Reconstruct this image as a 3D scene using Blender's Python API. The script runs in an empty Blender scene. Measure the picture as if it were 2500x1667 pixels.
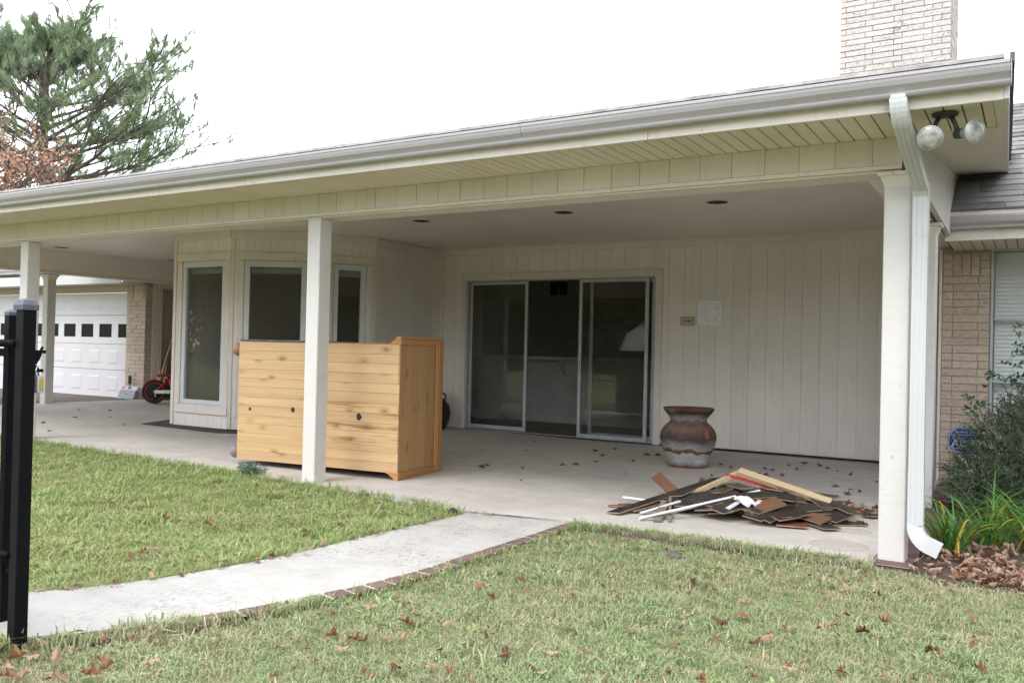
import bpy, bmesh, math, random
import numpy as np
from mathutils import Vector, Matrix, Euler
random.seed(7)
R = math.radians
SC = bpy.context.scene
COL = SC.collection

# ------------------------------------------------------------------ camera
cam = bpy.data.cameras.new("camera"); co = bpy.data.objects.new("camera", cam); COL.objects.link(co)
CAMP = Vector((0.7665, -5.2698, 1.12))
yaw, pit, rol = 0.5459, 0.0108, 0.0232
Fv = Vector((-math.sin(yaw)*math.cos(pit), math.cos(yaw)*math.cos(pit), math.sin(pit)))
Rv = Fv.cross(Vector((0, 0, 1))).normalized(); Uv = Rv.cross(Fv)
R2 = Rv*math.cos(rol)+Uv*math.sin(rol); U2 = -Rv*math.sin(rol)+Uv*math.cos(rol)
mw = Matrix(((R2.x, U2.x, -Fv.x, CAMP.x), (R2.y, U2.y, -Fv.y, CAMP.y), (R2.z, U2.z, -Fv.z, CAMP.z), (0, 0, 0, 1)))
co.matrix_world = mw
cam.sensor_width = 36; cam.lens = 2124.13/2500*36; cam.clip_start = 0.05; cam.clip_end = 600
SC.camera = co

# ------------------------------------------------------------------ sky, sun, exposure
SUN_EL, SUN_AZ = R(52), R(196)     # azimuth measured clockwise from +Y
w = bpy.data.worlds.new("World"); SC.world = w; w.use_nodes = True
nt = w.node_tree; nt.nodes.clear()
def wn(t): return nt.nodes.new(t)
out = wn('ShaderNodeOutputWorld'); add = wn('ShaderNodeAddShader')
bg1 = wn('ShaderNodeBackground'); bg2 = wn('ShaderNodeBackground')
sky = wn('ShaderNodeTexSky'); sky.sky_type = 'NISHITA'; sky.sun_disc = False
sky.sun_elevation = SUN_EL; sky.sun_rotation = SUN_AZ
bg1.inputs[1].default_value = 0.05  # nishita under the cloud layer
tc = wn('ShaderNodeTexCoord'); mp = wn('ShaderNodeMapping'); mp.inputs['Scale'].default_value = (1, 1, 2.6)
nz = wn('ShaderNodeTexNoise'); nz.inputs['Scale'].default_value = 1.6; nz.inputs['Detail'].default_value = 6; nz.inputs['Roughness'].default_value = .55
cr = wn('ShaderNodeValToRGB')
cr.color_ramp.elements[0].position = .36; cr.color_ramp.elements[0].color = (.34, .375, .395, 1)
cr.color_ramp.elements[1].position = .50; cr.color_ramp.elements[1].color = (.97, .985, 1.0, 1)
bg2.inputs[1].default_value = 1.22
nt.links.new(tc.outputs['Generated'], mp.inputs[0]); nt.links.new(mp.outputs[0], nz.inputs['Vector'])
nt.links.new(nz.outputs['Fac'], cr.inputs[0]); nt.links.new(cr.outputs[0], bg2.inputs[0])
nt.links.new(sky.outputs[0], bg1.inputs[0]); nt.links.new(bg1.outputs[0], add.inputs[0]); nt.links.new(bg2.outputs[0], add.inputs[1])
nt.links.new(add.outputs[0], out.inputs[0])
sl = bpy.data.lights.new("sun", 'SUN'); sl.energy = 0.6; sl.angle = R(20); sl.color = (1, .96, .9)
so = bpy.data.objects.new("sun", sl); COL.objects.link(so)
sd = Vector((math.sin(SUN_AZ)*math.cos(SUN_EL), math.cos(SUN_AZ)*math.cos(SUN_EL), math.sin(SUN_EL)))
so.rotation_euler = sd.to_track_quat('Z', 'Y').to_euler(); so.location = (0, -8, 12)
vs = SC.view_settings; vs.view_transform = 'Standard'; vs.look = 'None'; vs.gamma = 1; vs.use_curve_mapping = False; vs.exposure = 1.25
SC.render.engine = 'CYCLES'
SC.cycles.max_bounces = 8; SC.cycles.diffuse_bounces = 6; SC.cycles.glossy_bounces = 3; SC.cycles.transparent_max_bounces = 12
SC.cycles.use_denoising = True
SC.cycles.caustics_reflective = False; SC.cycles.caustics_refractive = False

# ------------------------------------------------------------------ materials
def newmat(name):
    m = bpy.data.materials.new(name); m.use_nodes = True
    m.node_tree.nodes.clear(); return m
class NB:
    def __init__(s, m): s.t = m.node_tree
    def n(s, typ, **kw):
        k = s.t.nodes.new(typ)
        for a, v in kw.items():
            if a.startswith('i_'):
                key = a[2:]
                key = int(key) if key.isdigit() else key.replace('_', ' ')
                k.inputs[key].default_value = v
            else: setattr(k, a, v)
        return k
    def l(s, a, b): s.t.links.new(a, b)
    def mix(s, fac, a, b, blend='MIX'):
        k = s.t.nodes.new('ShaderNodeMix'); k.data_type = 'RGBA'; k.blend_type = blend
        for v, i in ((fac, 0), (a, 6), (b, 7)):
            if isinstance(v, (int, float)): k.inputs[i].default_value = v if i == 0 else (v, v, v, 1)
            elif isinstance(v, tuple): k.inputs[i].default_value = (*v[:3], 1)
            else: s.l(v, k.inputs[i])
        return k.outputs[2]
    def math(s, op, a, b=0.0, c=None):
        k = s.t.nodes.new('ShaderNodeMath'); k.operation = op
        for v, i in ((a, 0), (b, 1)) + (((c, 2),) if c is not None else ()):
            if isinstance(v, (int, float)): k.inputs[i].default_value = v
            else: s.l(v, k.inputs[i])
        return k.outputs[0]
    def ramp(s, fac, *st):
        k = s.t.nodes.new('ShaderNodeValToRGB'); e = k.color_ramp.elements
        while len(e) < len(st): e.new(.5)
        for i, (p, c) in enumerate(st):
            e[i].position = p
            e[i].color = (c, c, c, 1) if isinstance(c, (int, float)) else (*c, 1)
        s.l(fac, k.inputs[0]); return k.outputs[0]
    def noise(s, vec, scale, detail=5, rough=.55, dist=0):
        k = s.n('ShaderNodeTexNoise', i_Scale=scale, i_Detail=detail, i_Roughness=rough, i_Distortion=dist)
        if vec is not None: s.l(vec, k.inputs['Vector'])
        return k.outputs['Fac']
    def mapv(s, vec, scale=(1, 1, 1), loc=None):
        k = s.n('ShaderNodeMapping'); k.inputs['Scale'].default_value = scale
        s.l(vec, k.inputs['Vector'])
        if loc is not None: s.l(loc, k.inputs['Location'])
        return k.outputs[0]
    def pos(s): return s.n('ShaderNodeNewGeometry').outputs['Position']
    def objc(s): return s.n('ShaderNodeTexCoord').outputs['Object']
    def rnd(s): return s.n('ShaderNodeObjectInfo').outputs['Random']
    def finish(s, col, rough=.6, bump=None, bstr=.3, bdist=.01, metal=0, spec=.5, rsock=None):
        p = s.n('ShaderNodeBsdfPrincipled', i_Roughness=rough, i_Metallic=metal)
        p.inputs['Specular IOR Level'].default_value = spec
        if isinstance(col, tuple): p.inputs['Base Color'].default_value = (*col[:3], 1)
        else: s.l(col, p.inputs['Base Color'])
        if rsock is not None: s.l(rsock, p.inputs['Roughness'])
        if bump is not None:
            b = s.n('ShaderNodeBump', i_Strength=bstr, i_Distance=bdist); s.l(bump, b.inputs['Height']); s.l(b.outputs[0], p.inputs['Normal'])
        o = s.n('ShaderNodeOutputMaterial'); s.l(p.outputs[0], o.inputs[0]); return p

def pmat(name, c1, c2=None, rough=.6, ns=4, st=(1, 1, 1), ov=.06, bump=.25, bs=60, bst=(1, 1, 1), bd=.004, metal=0, spec=.4, speck=None, local=False, lo=.35, hi=.65):
    """base noise between two colours, per-object brightness, fine relief and optional dark specks"""
    m = newmat(name); b = NB(m); P = b.objc() if local else b.pos()
    c2 = c2 or tuple(x*.88 for x in c1)
    f = b.ramp(b.noise(b.mapv(P, st), ns), (lo, 0.), (hi, 1.))
    col = b.mix(f, c1, c2)
    fine = b.noise(b.mapv(P, bst), bs, 6, .6)
    col = b.mix(.16, col, b.ramp(fine, (.3, .55), (.7, 1.25)), 'MULTIPLY') if bump else col
    if speck:
        sc, amt, sc_col = speck
        k = b.ramp(b.noise(P, sc, 4, .7), (.5+.2*(1-amt), 0.), (.56+.2*(1-amt), 1.))
        col = b.mix(b.math('MULTIPLY', k, .75), col, sc_col)
    if ov:
        v = b.math('MULTIPLY_ADD', b.rnd(), 2*ov, 1-ov)
        cb = b.n('ShaderNodeCombineColor')
        for i in range(3): b.l(v, cb.inputs[i])
        col = b.mix(1.0, col, cb.outputs[0], 'MULTIPLY')
    b.finish(col, rough, fine if bump else None, bump, bd, metal, spec)
    return m

PAINT = (.70, .67, .60)
M = {}
def paint(name, c, dirt=.25, streak=(6, 6, .6), rough=.55, bst=(1, 1, .25), bstr=.22):
    m = newmat(name); b = NB(m); P = b.pos()
    base = b.mix(b.ramp(b.noise(P, 1.3, 4), (.35, 0.), (.65, 1.)), c, tuple(x*.93 for x in c))
    s = b.ramp(b.noise(b.mapv(P, streak), 3.0, 7, .65), (.52, 0.), (.78, 1.))
    base = b.mix(b.math('MULTIPLY', s, min(1, dirt*1.25)), base, (c[0]*.55, c[1]*.52, c[2]*.42))
    sp = b.ramp(b.noise(P, 22, 3, .5), (.70, 0.), (.73, 1.))
    base = b.mix(b.math('MULTIPLY', sp, dirt*1.4), base, (.22, .18, .12))
    v = b.math('MULTIPLY_ADD', b.rnd(), .06, .97)
    cb = b.n('ShaderNodeCombineColor')
    for i in range(3): b.l(v, cb.inputs[i])
    base = b.mix(1.0, base, cb.outputs[0], 'MULTIPLY')
    fine = b.noise(b.mapv(P, bst), 120, 5, .6)
    b.finish(base, rough, fine, bstr, .003, 0, .35)
    return m
M['siding'] = paint('cream_siding_paint', (.80, .75, .695), .2)
M['trim'] = paint('cream_trim_paint', (.745, .675, .615), .28)
M['soffit'] = paint('yellowish_soffit_paint', (.74, .66, .53), .12)
M['post'] = paint('white_post_paint', (.64, .61, .59), .22, (1, 1, 9), .55, (.15, .15, 1.0), .55)
M['ceiling'] = paint('ceiling_paint', (.82, .76, .71), .12, (1, 1, 1), .42)
M['gutter'] = pmat('gutter_enamel', (.44, .41, .435), (.39, .365, .38), .38, 2, (1, 3, 30), 0, .05, 50, spec=.5, speck=(7, .2, (.3, .27, .24)))
M['gutterdirt'] = pmat('dirty_drip_edge', (.50, .48, .45), (.30, .28, .26), .6, 9, (1, 1, 1), 0, .1, 50)
M['downspout'] = pmat('downspout_enamel', (.57, .575, .585), (.53, .535, .545), .4, 3, (1, 1, .5), 0, 0, 30, spec=.5)
M['vinyl'] = pmat('white_vinyl', (.66, .68, .70), (.62, .64, .66), .4, 3, (1, 1, 1), .02, .03, 40)
M['alu'] = pmat('aluminium_frame', (.50, .51, .53), (.42, .43, .45), .42, 6, (1, 1, 1), .03, .05, 80, metal=.35)
M['dark'] = pmat('dark_gap', (.03, .028, .025), None, .8, bump=0)
M['blackmetal'] = pmat('black_powdercoat', (.004, .0042, .006), (.006, .006, .008), .5, 12, (1, 1, 1), 0, .1, 200, speck=(60, .08, (.05, .055, .06)), spec=.12)
M['capmetal'] = pmat('dull_grey_cap', (.06, .065, .085), (.11, .115, .14), .5, 20, bump=.1)

# concrete
def concrete(name, c1, c2, stain=.4, bl=.25):
    m = newmat(name); b = NB(m); P = b.pos()
    a = b.mix(b.ramp(b.noise(P, .9, 6), (.33, 0.), (.67, 1.)), c1, c2)
    mot = b.noise(P, 5, 8, .7)
    a = b.mix(.5, a, b.ramp(mot, (.3, .72), (.7, 1.18)), 'MULTIPLY')
    fine = b.noise(P, 170, 5, .7)
    a = b.mix(.35, a, b.ramp(fine, (.3, .6), (.7, 1.3)), 'MULTIPLY')
    st = b.ramp(b.noise(b.mapv(P, (1, 2.2, 1)), 1.7, 8, .75), (.55, 0.), (.75, 1.))
    a = b.mix(b.math('MULTIPLY', st, stain), a, tuple(x*.5 for x in c1))
    pit = b.math('MULTIPLY', b.ramp(b.noise(b.mapv(P, (1, .45, 1)), 55, 8, .85), (.53, 0.), (.60, 1.)), b.ramp(b.noise(P, 1.6, 5), (.42, .12), (.62, 1.)))
    a = b.mix(b.math('MULTIPLY', pit, bl), a, (.13, .12, .10))
    # rings left on the slab beside the posts
    for (x, y, r) in ((-.25, .24, .17), (-.25, .75, .10), (-4.29, .32, .10), (-4.66, .13, .13), (-3.95, .02, .12)):
        d = b.n('ShaderNodeVectorMath', operation='DISTANCE'); b.l(b.mapv(P, (1, 1, 0)), d.inputs[0]); d.inputs[1].default_value = (x, y, 0)
        dd = b.math('ADD', d.outputs['Value'], b.math('MULTIPLY', b.noise(P, 9, 4), .06))
        ring = b.ramp(b.math('MULTIPLY', dd, 1/(r+.03)), (.0, .38), (.88, .42), (.98, .75), (1.0, 0.))
        a = b.mix(b.math('MULTIPLY', ring, .6), a, (.26, .19, .15))
    b.finish(a, .82, b.math('ADD', fine, b.math('MULTIPLY', mot, 1.5)), .3, .004, 0, .25)
    return m
M['slab'] = concrete('patio_concrete', (.54, .50, .465), (.45, .415, .38), .4, .2)
M['walk'] = concrete('walkway_concrete', (.47, .45, .425), (.39, .37, .345), .35, 1.0)
M['drive'] = concrete('driveway_surface', (.15, .12, .11), (.11, .09, .082), .4, .4)
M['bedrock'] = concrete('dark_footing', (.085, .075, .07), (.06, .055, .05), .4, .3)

def brickmat(name, c1, c2, stain=(.2, .14, .12), sa=.3, rs=1.0):
    m = newmat(name); b = NB(m); P = b.pos()
    r = b.rnd()
    col = b.mix(r, c1, c2)
    n1 = b.noise(b.mapv(P, (1, 1, 2.5)), 30, 7, .7, .8)
    col = b.mix(.6, col, b.ramp(n1, (.30, .62), (.55, 1.08)), 'MULTIPLY')
    s = b.ramp(b.noise(b.mapv(P, (1, 1, 1.3)), 3.1, 6, .7), (.52, 0.), (.70, 1.))
    cr_ = b.ramp(n1, (.40, 1.), (.52, 0.))
    col = b.mix(b.math('MULTIPLY', b.math('MULTIPLY', s, cr_), sa*2.2), col, stain)
    col = b.mix(b.math('MULTIPLY', cr_, .18), col, stain)
    b.finish(col, .85, n1, .9, .012*rs, 0, .2)
    return m
M['chimbrick'] = brickmat('pale_chimney_brick', (.63, .59, .555), (.56, .52, .49), (.17, .11, .10), .5)
M['wallbrick'] = brickmat('tan_rock_face_brick', (.62, .51, .415), (.54, .435, .35), (.22, .15, .10), .12)
M['mortar'] = pmat('pinkish_mortar', (.42, .34, .275), (.36, .28, .22), .9, 12, ov=0)
M['chimmortar'] = pmat('stained_mortar', (.42, .34, .31), (.20, .14, .13), .9, 3, ov=0)
M['edgebrick'] = pmat('red_edging_brick', (.125, .072, .066), (.17, .105, .098), .85, 14, ov=.2, bump=.5, bs=70)
M['edgemortar'] = pmat('pale_edging_mortar', (.46, .42, .39), None, .9, ov=0)
def shingle(name, c):
    m = newmat(name); b = NB(m); P = b.pos()
    k = b.n('ShaderNodeAttribute', attribute_name='tab').outputs['Fac']
    gr = b.noise(P, 260, 4, .7)
    col = b.mix(k, tuple(x*.72 for x in c), tuple(x*1.25 for x in c))
    col = b.mix(.55, col, b.ramp(gr, (.3, .5), (.7, 1.5)), 'MULTIPLY')
    col = b.mix(.4, col, b.ramp(b.noise(P, 2, 5), (.3, .75), (.7, 1.2)), 'MULTIPLY')
    b.finish(col, .9, gr, .5, .004, 0, .2); return m
M['shingle'] = shingle('grey_shingle', (.19, .183, .18))

def woodmat(name, c1, c2, knot=(.16, .07, .02), axis=0, ring=10, kn=True, stain=None, rough=.5, ov=.1):
    """grain along local axis, with wandering rings and knots"""
    m = newmat(name); b = NB(m); O = b.objc()
    off = b.n('ShaderNodeCombineXYZ')
    for i, q in enumerate((17., 31., 23.)): b.l(b.math('MULTIPLY', b.rnd(), q), off.inputs[i])
    sc = [1.0, 1.0, 1.0]; sc[axis] = .10
    V = b.mapv(O, (1, 1, 1), off.outputs[0])
    Vs = b.mapv(V, tuple(sc))
    big = b.noise(Vs, 9, 3, .5, 1.2)
    rings = b.n('ShaderNodeTexWave', wave_type='RINGS', rings_direction='XYZ'[axis], i_Scale=ring, i_Distortion=9.0, i_Detail=2.0, i_Detail_Scale=.8)
    b.l(Vs, rings.inputs['Vector'])
    fine = b.noise(b.mapv(V, tuple(.03 if i == axis else 1 for i in range(3))), 160, 3, .6)
    col = b.mix(b.ramp(rings.outputs['Fac'], (.2, 0.), (1.0, .55)), c1, c2)
    col = b.mix(b.ramp(big, (.42, 0.), (.75, .5)), col, tuple(x*.80 for x in c1))
    col = b.mix(.35, col, b.ramp(fine, (.3, .75), (.7, 1.15)), 'MULTIPLY')
    if kn:
        sp_ = b.n('ShaderNodeSeparateXYZ'); b.l(V, sp_.inputs[0]); oth = [i for i in range(3) if i != axis]
        cm = b.n('ShaderNodeCombineXYZ'); b.l(b.math('MULTIPLY', sp_.outputs[axis], .5), cm.inputs[0]); b.l(b.math('ADD', sp_.outputs[oth[0]], sp_.outputs[oth[1]]), cm.inputs[1])
        vo = b.n('ShaderNodeTexVoronoi', i_Scale=6.5); vo.feature = 'F1'; vo.voronoi_dimensions = '2D'
        b.l(cm.outputs[0], vo.inputs['Vector'])
        sc2 = b.n('ShaderNodeSeparateColor'); b.l(vo.outputs['Color'], sc2.inputs[0])
        k = b.math('MULTIPLY', b.ramp(vo.outputs['Distance'], (.03, 1.), (.075, .55), (.26, 0.)), b.ramp(sc2.outputs[0], (.45, 0.), (.75, 1.)))
        col = b.mix(b.math('MULTIPLY', k, .8), col, knot)
    if stain: col = stain(b, O, col)
    v = b.math('MULTIPLY_ADD', b.rnd(), 2*ov, 1-ov)
    cb = b.n('ShaderNodeCombineColor')
    for i in range(3): b.l(v, cb.inputs[i])
    col = b.mix(1.0, col, cb.outputs[0], 'MULTIPLY')
    b.finish(col, rough, fine, .12, .002, 0, .35)
    return m
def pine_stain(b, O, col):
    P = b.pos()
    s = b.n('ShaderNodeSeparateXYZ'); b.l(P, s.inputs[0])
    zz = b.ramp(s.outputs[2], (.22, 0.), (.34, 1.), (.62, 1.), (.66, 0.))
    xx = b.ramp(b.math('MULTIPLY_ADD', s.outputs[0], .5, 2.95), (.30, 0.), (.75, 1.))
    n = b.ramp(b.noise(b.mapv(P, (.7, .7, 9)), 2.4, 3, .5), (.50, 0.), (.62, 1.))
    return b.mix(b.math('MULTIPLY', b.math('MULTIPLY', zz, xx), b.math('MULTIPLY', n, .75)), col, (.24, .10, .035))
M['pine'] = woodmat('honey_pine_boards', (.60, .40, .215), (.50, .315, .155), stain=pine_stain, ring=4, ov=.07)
M['pinedark'] = woodmat('aged_pine_panel', (.42, .25, .11), (.33, .18, .08), axis=2)
M['pinetrim'] = woodmat('orange_pine_moulding', (.46, .23, .09), (.36, .17, .06), kn=False)
M['pinetrimv'] = woodmat('orange_pine_moulding_upright', (.46, .23, .09), (.36, .17, .06), kn=False, axis=2)
M['lumber'] = woodmat('pale_stud_lumber', (.60, .46, .29), (.50, .36, .21), kn=True, ring=7)
M['plank_edge'] = pmat('fibreboard_core', (.34, .24, .16), (.25, .17, .11), .8, 20, local=True)
M['laminate'] = pmat('dark_laminate_face', (.026, .021, .020), (.042, .036, .034), .32, 7, (1, 6, 1), .3, .06, 60, local=True, spec=.5, speck=(5, .1, (.12, .11, .105)))
M['redlam'] = pmat('red_brown_board_face', (.12, .035, .020), (.17, .05, .025), .55, 8, (1, 6, 1), .15, .1, 60, local=True)
M['brownboard'] = pmat('brown_board_face', (.12, .06, .035), (.18, .09, .05), .6, 8, (1, 6, 1), .15, .1, 60, local=True)
M['whiteboard'] = pmat('white_painted_strip', (.78, .79, .82), (.70, .71, .75), .45, 8, local=True, ov=0)
M['redstrip'] = pmat('bright_red_strip', (.62, .03, .02), (.5, .02, .015), .4, 8, ov=0)
M['rag'] = pmat('white_rag', (.75, .75, .78), (.62, .62, .66), .9, 20, ov=0)

# terracotta pot with weathered bands
def potmat():
    m = newmat('weathered_terracotta'); b = NB(m); O = b.objc()
    s = b.n('ShaderNodeSeparateXYZ'); b.l(O, s.inputs[0]); z = s.outputs[2]
    wob = b.math('MULTIPLY_ADD', b.noise(O, 5, 8, .65), .16, -.08)
    fz = b.math('ADD', z, wob)
    f = b.math('MULTIPLY', fz, 1/.6)
    col = b.ramp(f, (.0, (.20, .07, .04)), (.05, (.22, .19, .18)), (.17, (.40, .39, .37)), (.25, (.42, .40, .38)), (.262, (.12, .05, .025)), (.30, (.15, .07, .045)),
                 (.33, (.33, .31, .30)), (.40, (.20, .17, .16)), (.47, (.065, .05, .045)), (.58, (.11, .075, .06)), (.67, (.20, .12, .095)), (.76, (.12, .085, .075)), (.81, (.30, .26, .25)),
                 (.85, (.22, .18, .17)), (.90, (.035, .026, .022)), (.955, (.12, .055, .04)), (1.0, (.17, .085, .065)))
    n = b.noise(O, 26, 8, .75)
    col = b.mix(.55, col, b.ramp(n, (.3, .55), (.7, 1.4)), 'MULTIPLY')
    g = b.ramp(b.noise(O, 7, 6, .7), (.55, 0.), (.68, 1.))
    col = b.mix(b.math('MULTIPLY', g, .22), col, (.42, .40, .38))
    b.finish(col, .75, n, .35, .006, 0, .3); return m
M['pot'] = potmat()
M['terracotta'] = pmat('bare_terracotta', (.30, .11, .065), (.26, .10, .06), .8, 20, ov=0)
M['potdark'] = pmat('dark_brown_glaze', (.035, .02, .015), (.06, .035, .028), .35, 8, ov=0)

def leafmat(name, c1, c2, sc=30, ov=.25, trans=.25, rough=.6, zvar=None):
    m = newmat(name); b = NB(m); P = b.pos()
    col = b.mix(b.rnd(), c1, c2)
    col = b.mix(.5, col, b.ramp(b.noise(P, sc, 4), (.3, .65), (.7, 1.3)), 'MULTIPLY')
    if zvar:
        big = b.ramp(b.noise(P, zvar[0], 4, .6), (.38, 0.), (.62, 1.))
        col = b.mix(b.math('MULTIPLY', big, zvar[2]), col, zvar[1])
    p = b.finish(col, rough, None, spec=.3)
    if trans:
        t = b.n('ShaderNodeBsdfTranslucent'); b.l(col, t.inputs[0])
        mx = b.n('ShaderNodeMixShader', i_0=trans); b.l(p.outputs[0], mx.inputs[1]); b.l(t.outputs[0], mx.inputs[2])
        o = [q for q in b.t.nodes if q.type == 'OUTPUT_MATERIAL'][0]; b.l(mx.outputs[0], o.inputs[0])
    return m
M['leaf_tan'] = leafmat('pale_tan_dry_leaf', (.42, .29, .21), (.34, .21, .15))
M['leaf_brown'] = leafmat('brown_dry_leaf', (.27, .13, .07), (.21, .09, .05))
M['leaf_dark'] = leafmat('dark_dry_leaf', (.13, .06, .035), (.09, .04, .025))
M['grassA'] = leafmat('lawn_grass', (.25, .35, .15), (.37, .42, .23), 9, trans=.3, zvar=(1.1, (.46, .43, .28), .6))
M['grassL'] = leafmat('left_lawn_grass', (.29, .39, .14), (.40, .46, .20), 9, trans=.3, zvar=(1.0, (.36, .36, .16), .5))
M['straw'] = leafmat('straw_grass', (.56, .48, .33), (.46, .39, .26), 9, trans=.2)
M['needle'] = leafmat('pine_needles', (.20, .29, .17), (.28, .35, .20), .5, trans=.25)
M['oakleaf'] = leafmat('russet_oak_leaves', (.50, .30, .22), (.42, .25, .18), 3, trans=.3)
M['lily'] = leafmat('daylily_blade', (.10, .24, .045), (.15, .31, .065), 12, trans=.3, rough=.4)
M['lilyyellow'] = leafmat('yellowed_daylily_blade', (.60, .42, .06), (.50, .30, .05), 12, trans=.3)
M['shrubleaf'] = leafmat('shrub_leaf', (.06, .105, .05), (.19, .24, .16), 14, trans=.15, rough=.45)
M['roseleaf'] = leafmat('rose_leaf', (.04, .10, .045), (.06, .13, .05), 14, trans=.2, rough=.4)
M['weed'] = leafmat('bluish_weed_leaf', (.10, .20, .15), (.14, .25, .17), 14, trans=.2)
M['treeleaf'] = leafmat('backyard_tree_leaf', (.06, .09, .03), (.12, .11, .045), 1, trans=.2)
M['bark'] = pmat('tree_bark', (.15, .115, .10), (.09, .07, .065), .9, 6, (1, 1, .3), 0, .6, 25, bd=.02)
M['twig'] = pmat('grey_twig', (.24, .21, .17), (.16, .13, .10), .85, 12, ov=0)
M['soil'] = pmat('dark_mulch_soil', (.085, .06, .045), (.14, .095, .07), .95, 9, ov=0, bump=1.0, bs=40, bd=.03)
def groundmat():
    m = newmat('lawn_soil'); b = NB(m); P = b.pos()
    col = b.mix(b.ramp(b.noise(P, 6, 8, .7), (.35, 0.), (.65, 1.)), (.16, .19, .085), (.27, .25, .15))
    col = b.mix(b.ramp(b.noise(P, .5, 4), (.35, 0.), (.65, .6)), col, (.13, .16, .06))
    b.finish(col, .95, b.noise(P, 50, 6, .7), .8, .02, 0, .1); return m
M['ground'] = groundmat()

def glassmat(name, tint=.55, rough=0.0, ior=1.52):
    m = newmat(name); b = NB(m)
    ge = b.n('ShaderNodeNewGeometry'); dt = b.n('ShaderNodeVectorMath', operation='DOT_PRODUCT'); b.l(ge.outputs['Normal'], dt.inputs[0]); b.l(ge.outputs['Incoming'], dt.inputs[1])
    fr_ = b.math('MULTIPLY_ADD', b.math('POWER', b.math('SUBTRACT', 1.0, b.math('ABSOLUTE', dt.outputs['Value'])), 5.0), .9, .035); tint = tint**.5
    t = b.n('ShaderNodeBsdfTransparent'); t.inputs[0].default_value = (tint, tint, tint*.98, 1)
    g = b.n('ShaderNodeBsdfGlossy', i_Roughness=rough)
    mx = b.n('ShaderNodeMixShader'); b.l(fr_, mx.inputs[0]); b.l(t.outputs[0], mx.inputs[1]); b.l(g.outputs[0], mx.inputs[2])
    df = b.n('ShaderNodeBsdfDiffuse'); df.inputs[0].default_value = (.5, .5, .48, 1)
    m2 = b.n('ShaderNodeMixShader'); b.l(b.ramp(b.noise(b.mapv(b.pos(), (1, 1, .5)), 2.5, 5), (.3, .008), (.7, .03)), m2.inputs[0]); b.l(mx.outputs[0], m2.inputs[1]); b.l(df.outputs[0], m2.inputs[2])
    o = b.n('ShaderNodeOutputMaterial'); b.l(m2.outputs[0], o.inputs[0]); return m
M['glass'] = glassmat('window_glass', .7)
M['darkpane'] = pmat('dark_garage_pane', (.008, .007, .009), None, .3, ov=0, bump=0, spec=.06)
M['glassclear'] = glassmat('blind_window_glass', .96)
M['lampglass'] = pmat('ribbed_lamp_lens', (.42, .42, .39), (.20, .20, .185), .12, 22, local=True, ov=0, bump=.5, bs=70, spec=1.0)
M['interior'] = pmat('interior_wall_paint', (.46, .45, .42), None, .8, ov=0)
M['interiorfloor'] = pmat('interior_bare_floor', (.20, .18, .15), (.13, .12, .10), .5, 2, ov=0)
M['intwhite'] = pmat('interior_white_trim', (.50, .50, .48), None, .6, ov=0)
M['blind'] = pmat('blind_slat', (.88, .91, .96), (.85, .88, .93), .5, 3, ov=.03, bump=0)
M['garagedoor'] = pmat('white_garage_door', (.66, .64, .665), (.62, .60, .62), .45, 1.5, ov=0, bump=.05)
M['pinktrim'] = paint('garage_beige_paint', (.60, .50, .43), .15)
M['whitefascia'] = pmat('white_fascia', (.62, .62, .61), (.58, .58, .57), .5, 3, ov=0)
M['door'] = paint('beige_door_paint', (.40, .35, .27), .1)
M['plasticred'] = pmat('red_bike_paint', (.55, .02, .02), None, .3, ov=0, bump=0, spec=.6)
M['rubber'] = pmat('black_rubber', (.018, .018, .02), (.03, .03, .032), .7, 30, ov=0)
M['chrome'] = pmat('bright_metal', (.6, .6, .62), None, .25, ov=0, bump=0, metal=.9)
M['whiteplastic'] = pmat('white_plastic', (.88, .89, .91), (.82, .83, .85), .45, 20, ov=0, bump=.05)
M['beigeplastic'] = pmat('beige_plastic', (.52, .45, .32), (.46, .40, .28), .5, 20, ov=0)
M['signblue'] = pmat('sign_blue', (.02, .03, .34), (.025, .035, .38), .4, 9, ov=0, bump=0)
M['signwhite'] = pmat('sign_white', (.68, .72, .85), None, .4, ov=0, bump=0)
M['yellow'] = pmat('yellow_lock_face', (.55, .42, .05), None, .4, ov=0, bump=0)
M['lockgrey'] = pmat('pale_lock_shell', (.50, .49, .53), None, .4, ov=0, bump=0)
M['lockdark'] = pmat('lock_body_grey', (.17, .16, .2), None, .4, ov=0, bump=0)
M['wrap'] = pmat('grey_shingle_pack', (.20, .20, .22), (.34, .34, .36), .5, 14, (1, 1, 3), 0, .5, 25, bd=.01)
M['wraptop'] = pmat('white_pack_band', (.62, .60, .66), None, .5, ov=0)
M['darkgreen'] = pmat('dark_green_bristle', (.02, .055, .045), None, .8, ov=0)
M['bronze'] = pmat('dark_lamp_housing', (.045, .05, .045), (.08, .08, .07), .6, 20, ov=0)
M['blanket'] = pmat('grey_rubber_top', (.09, .085, .10), (.13, .12, .14), .7, 9, ov=0)
M['footgrey'] = pmat('worn_foot', (.22, .20, .22), (.36, .18, .09), .5, 8, ov=0)
M['shed'] = pmat('white_shed_siding', (.80, .80, .78), None, .6, ov=0)

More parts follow.
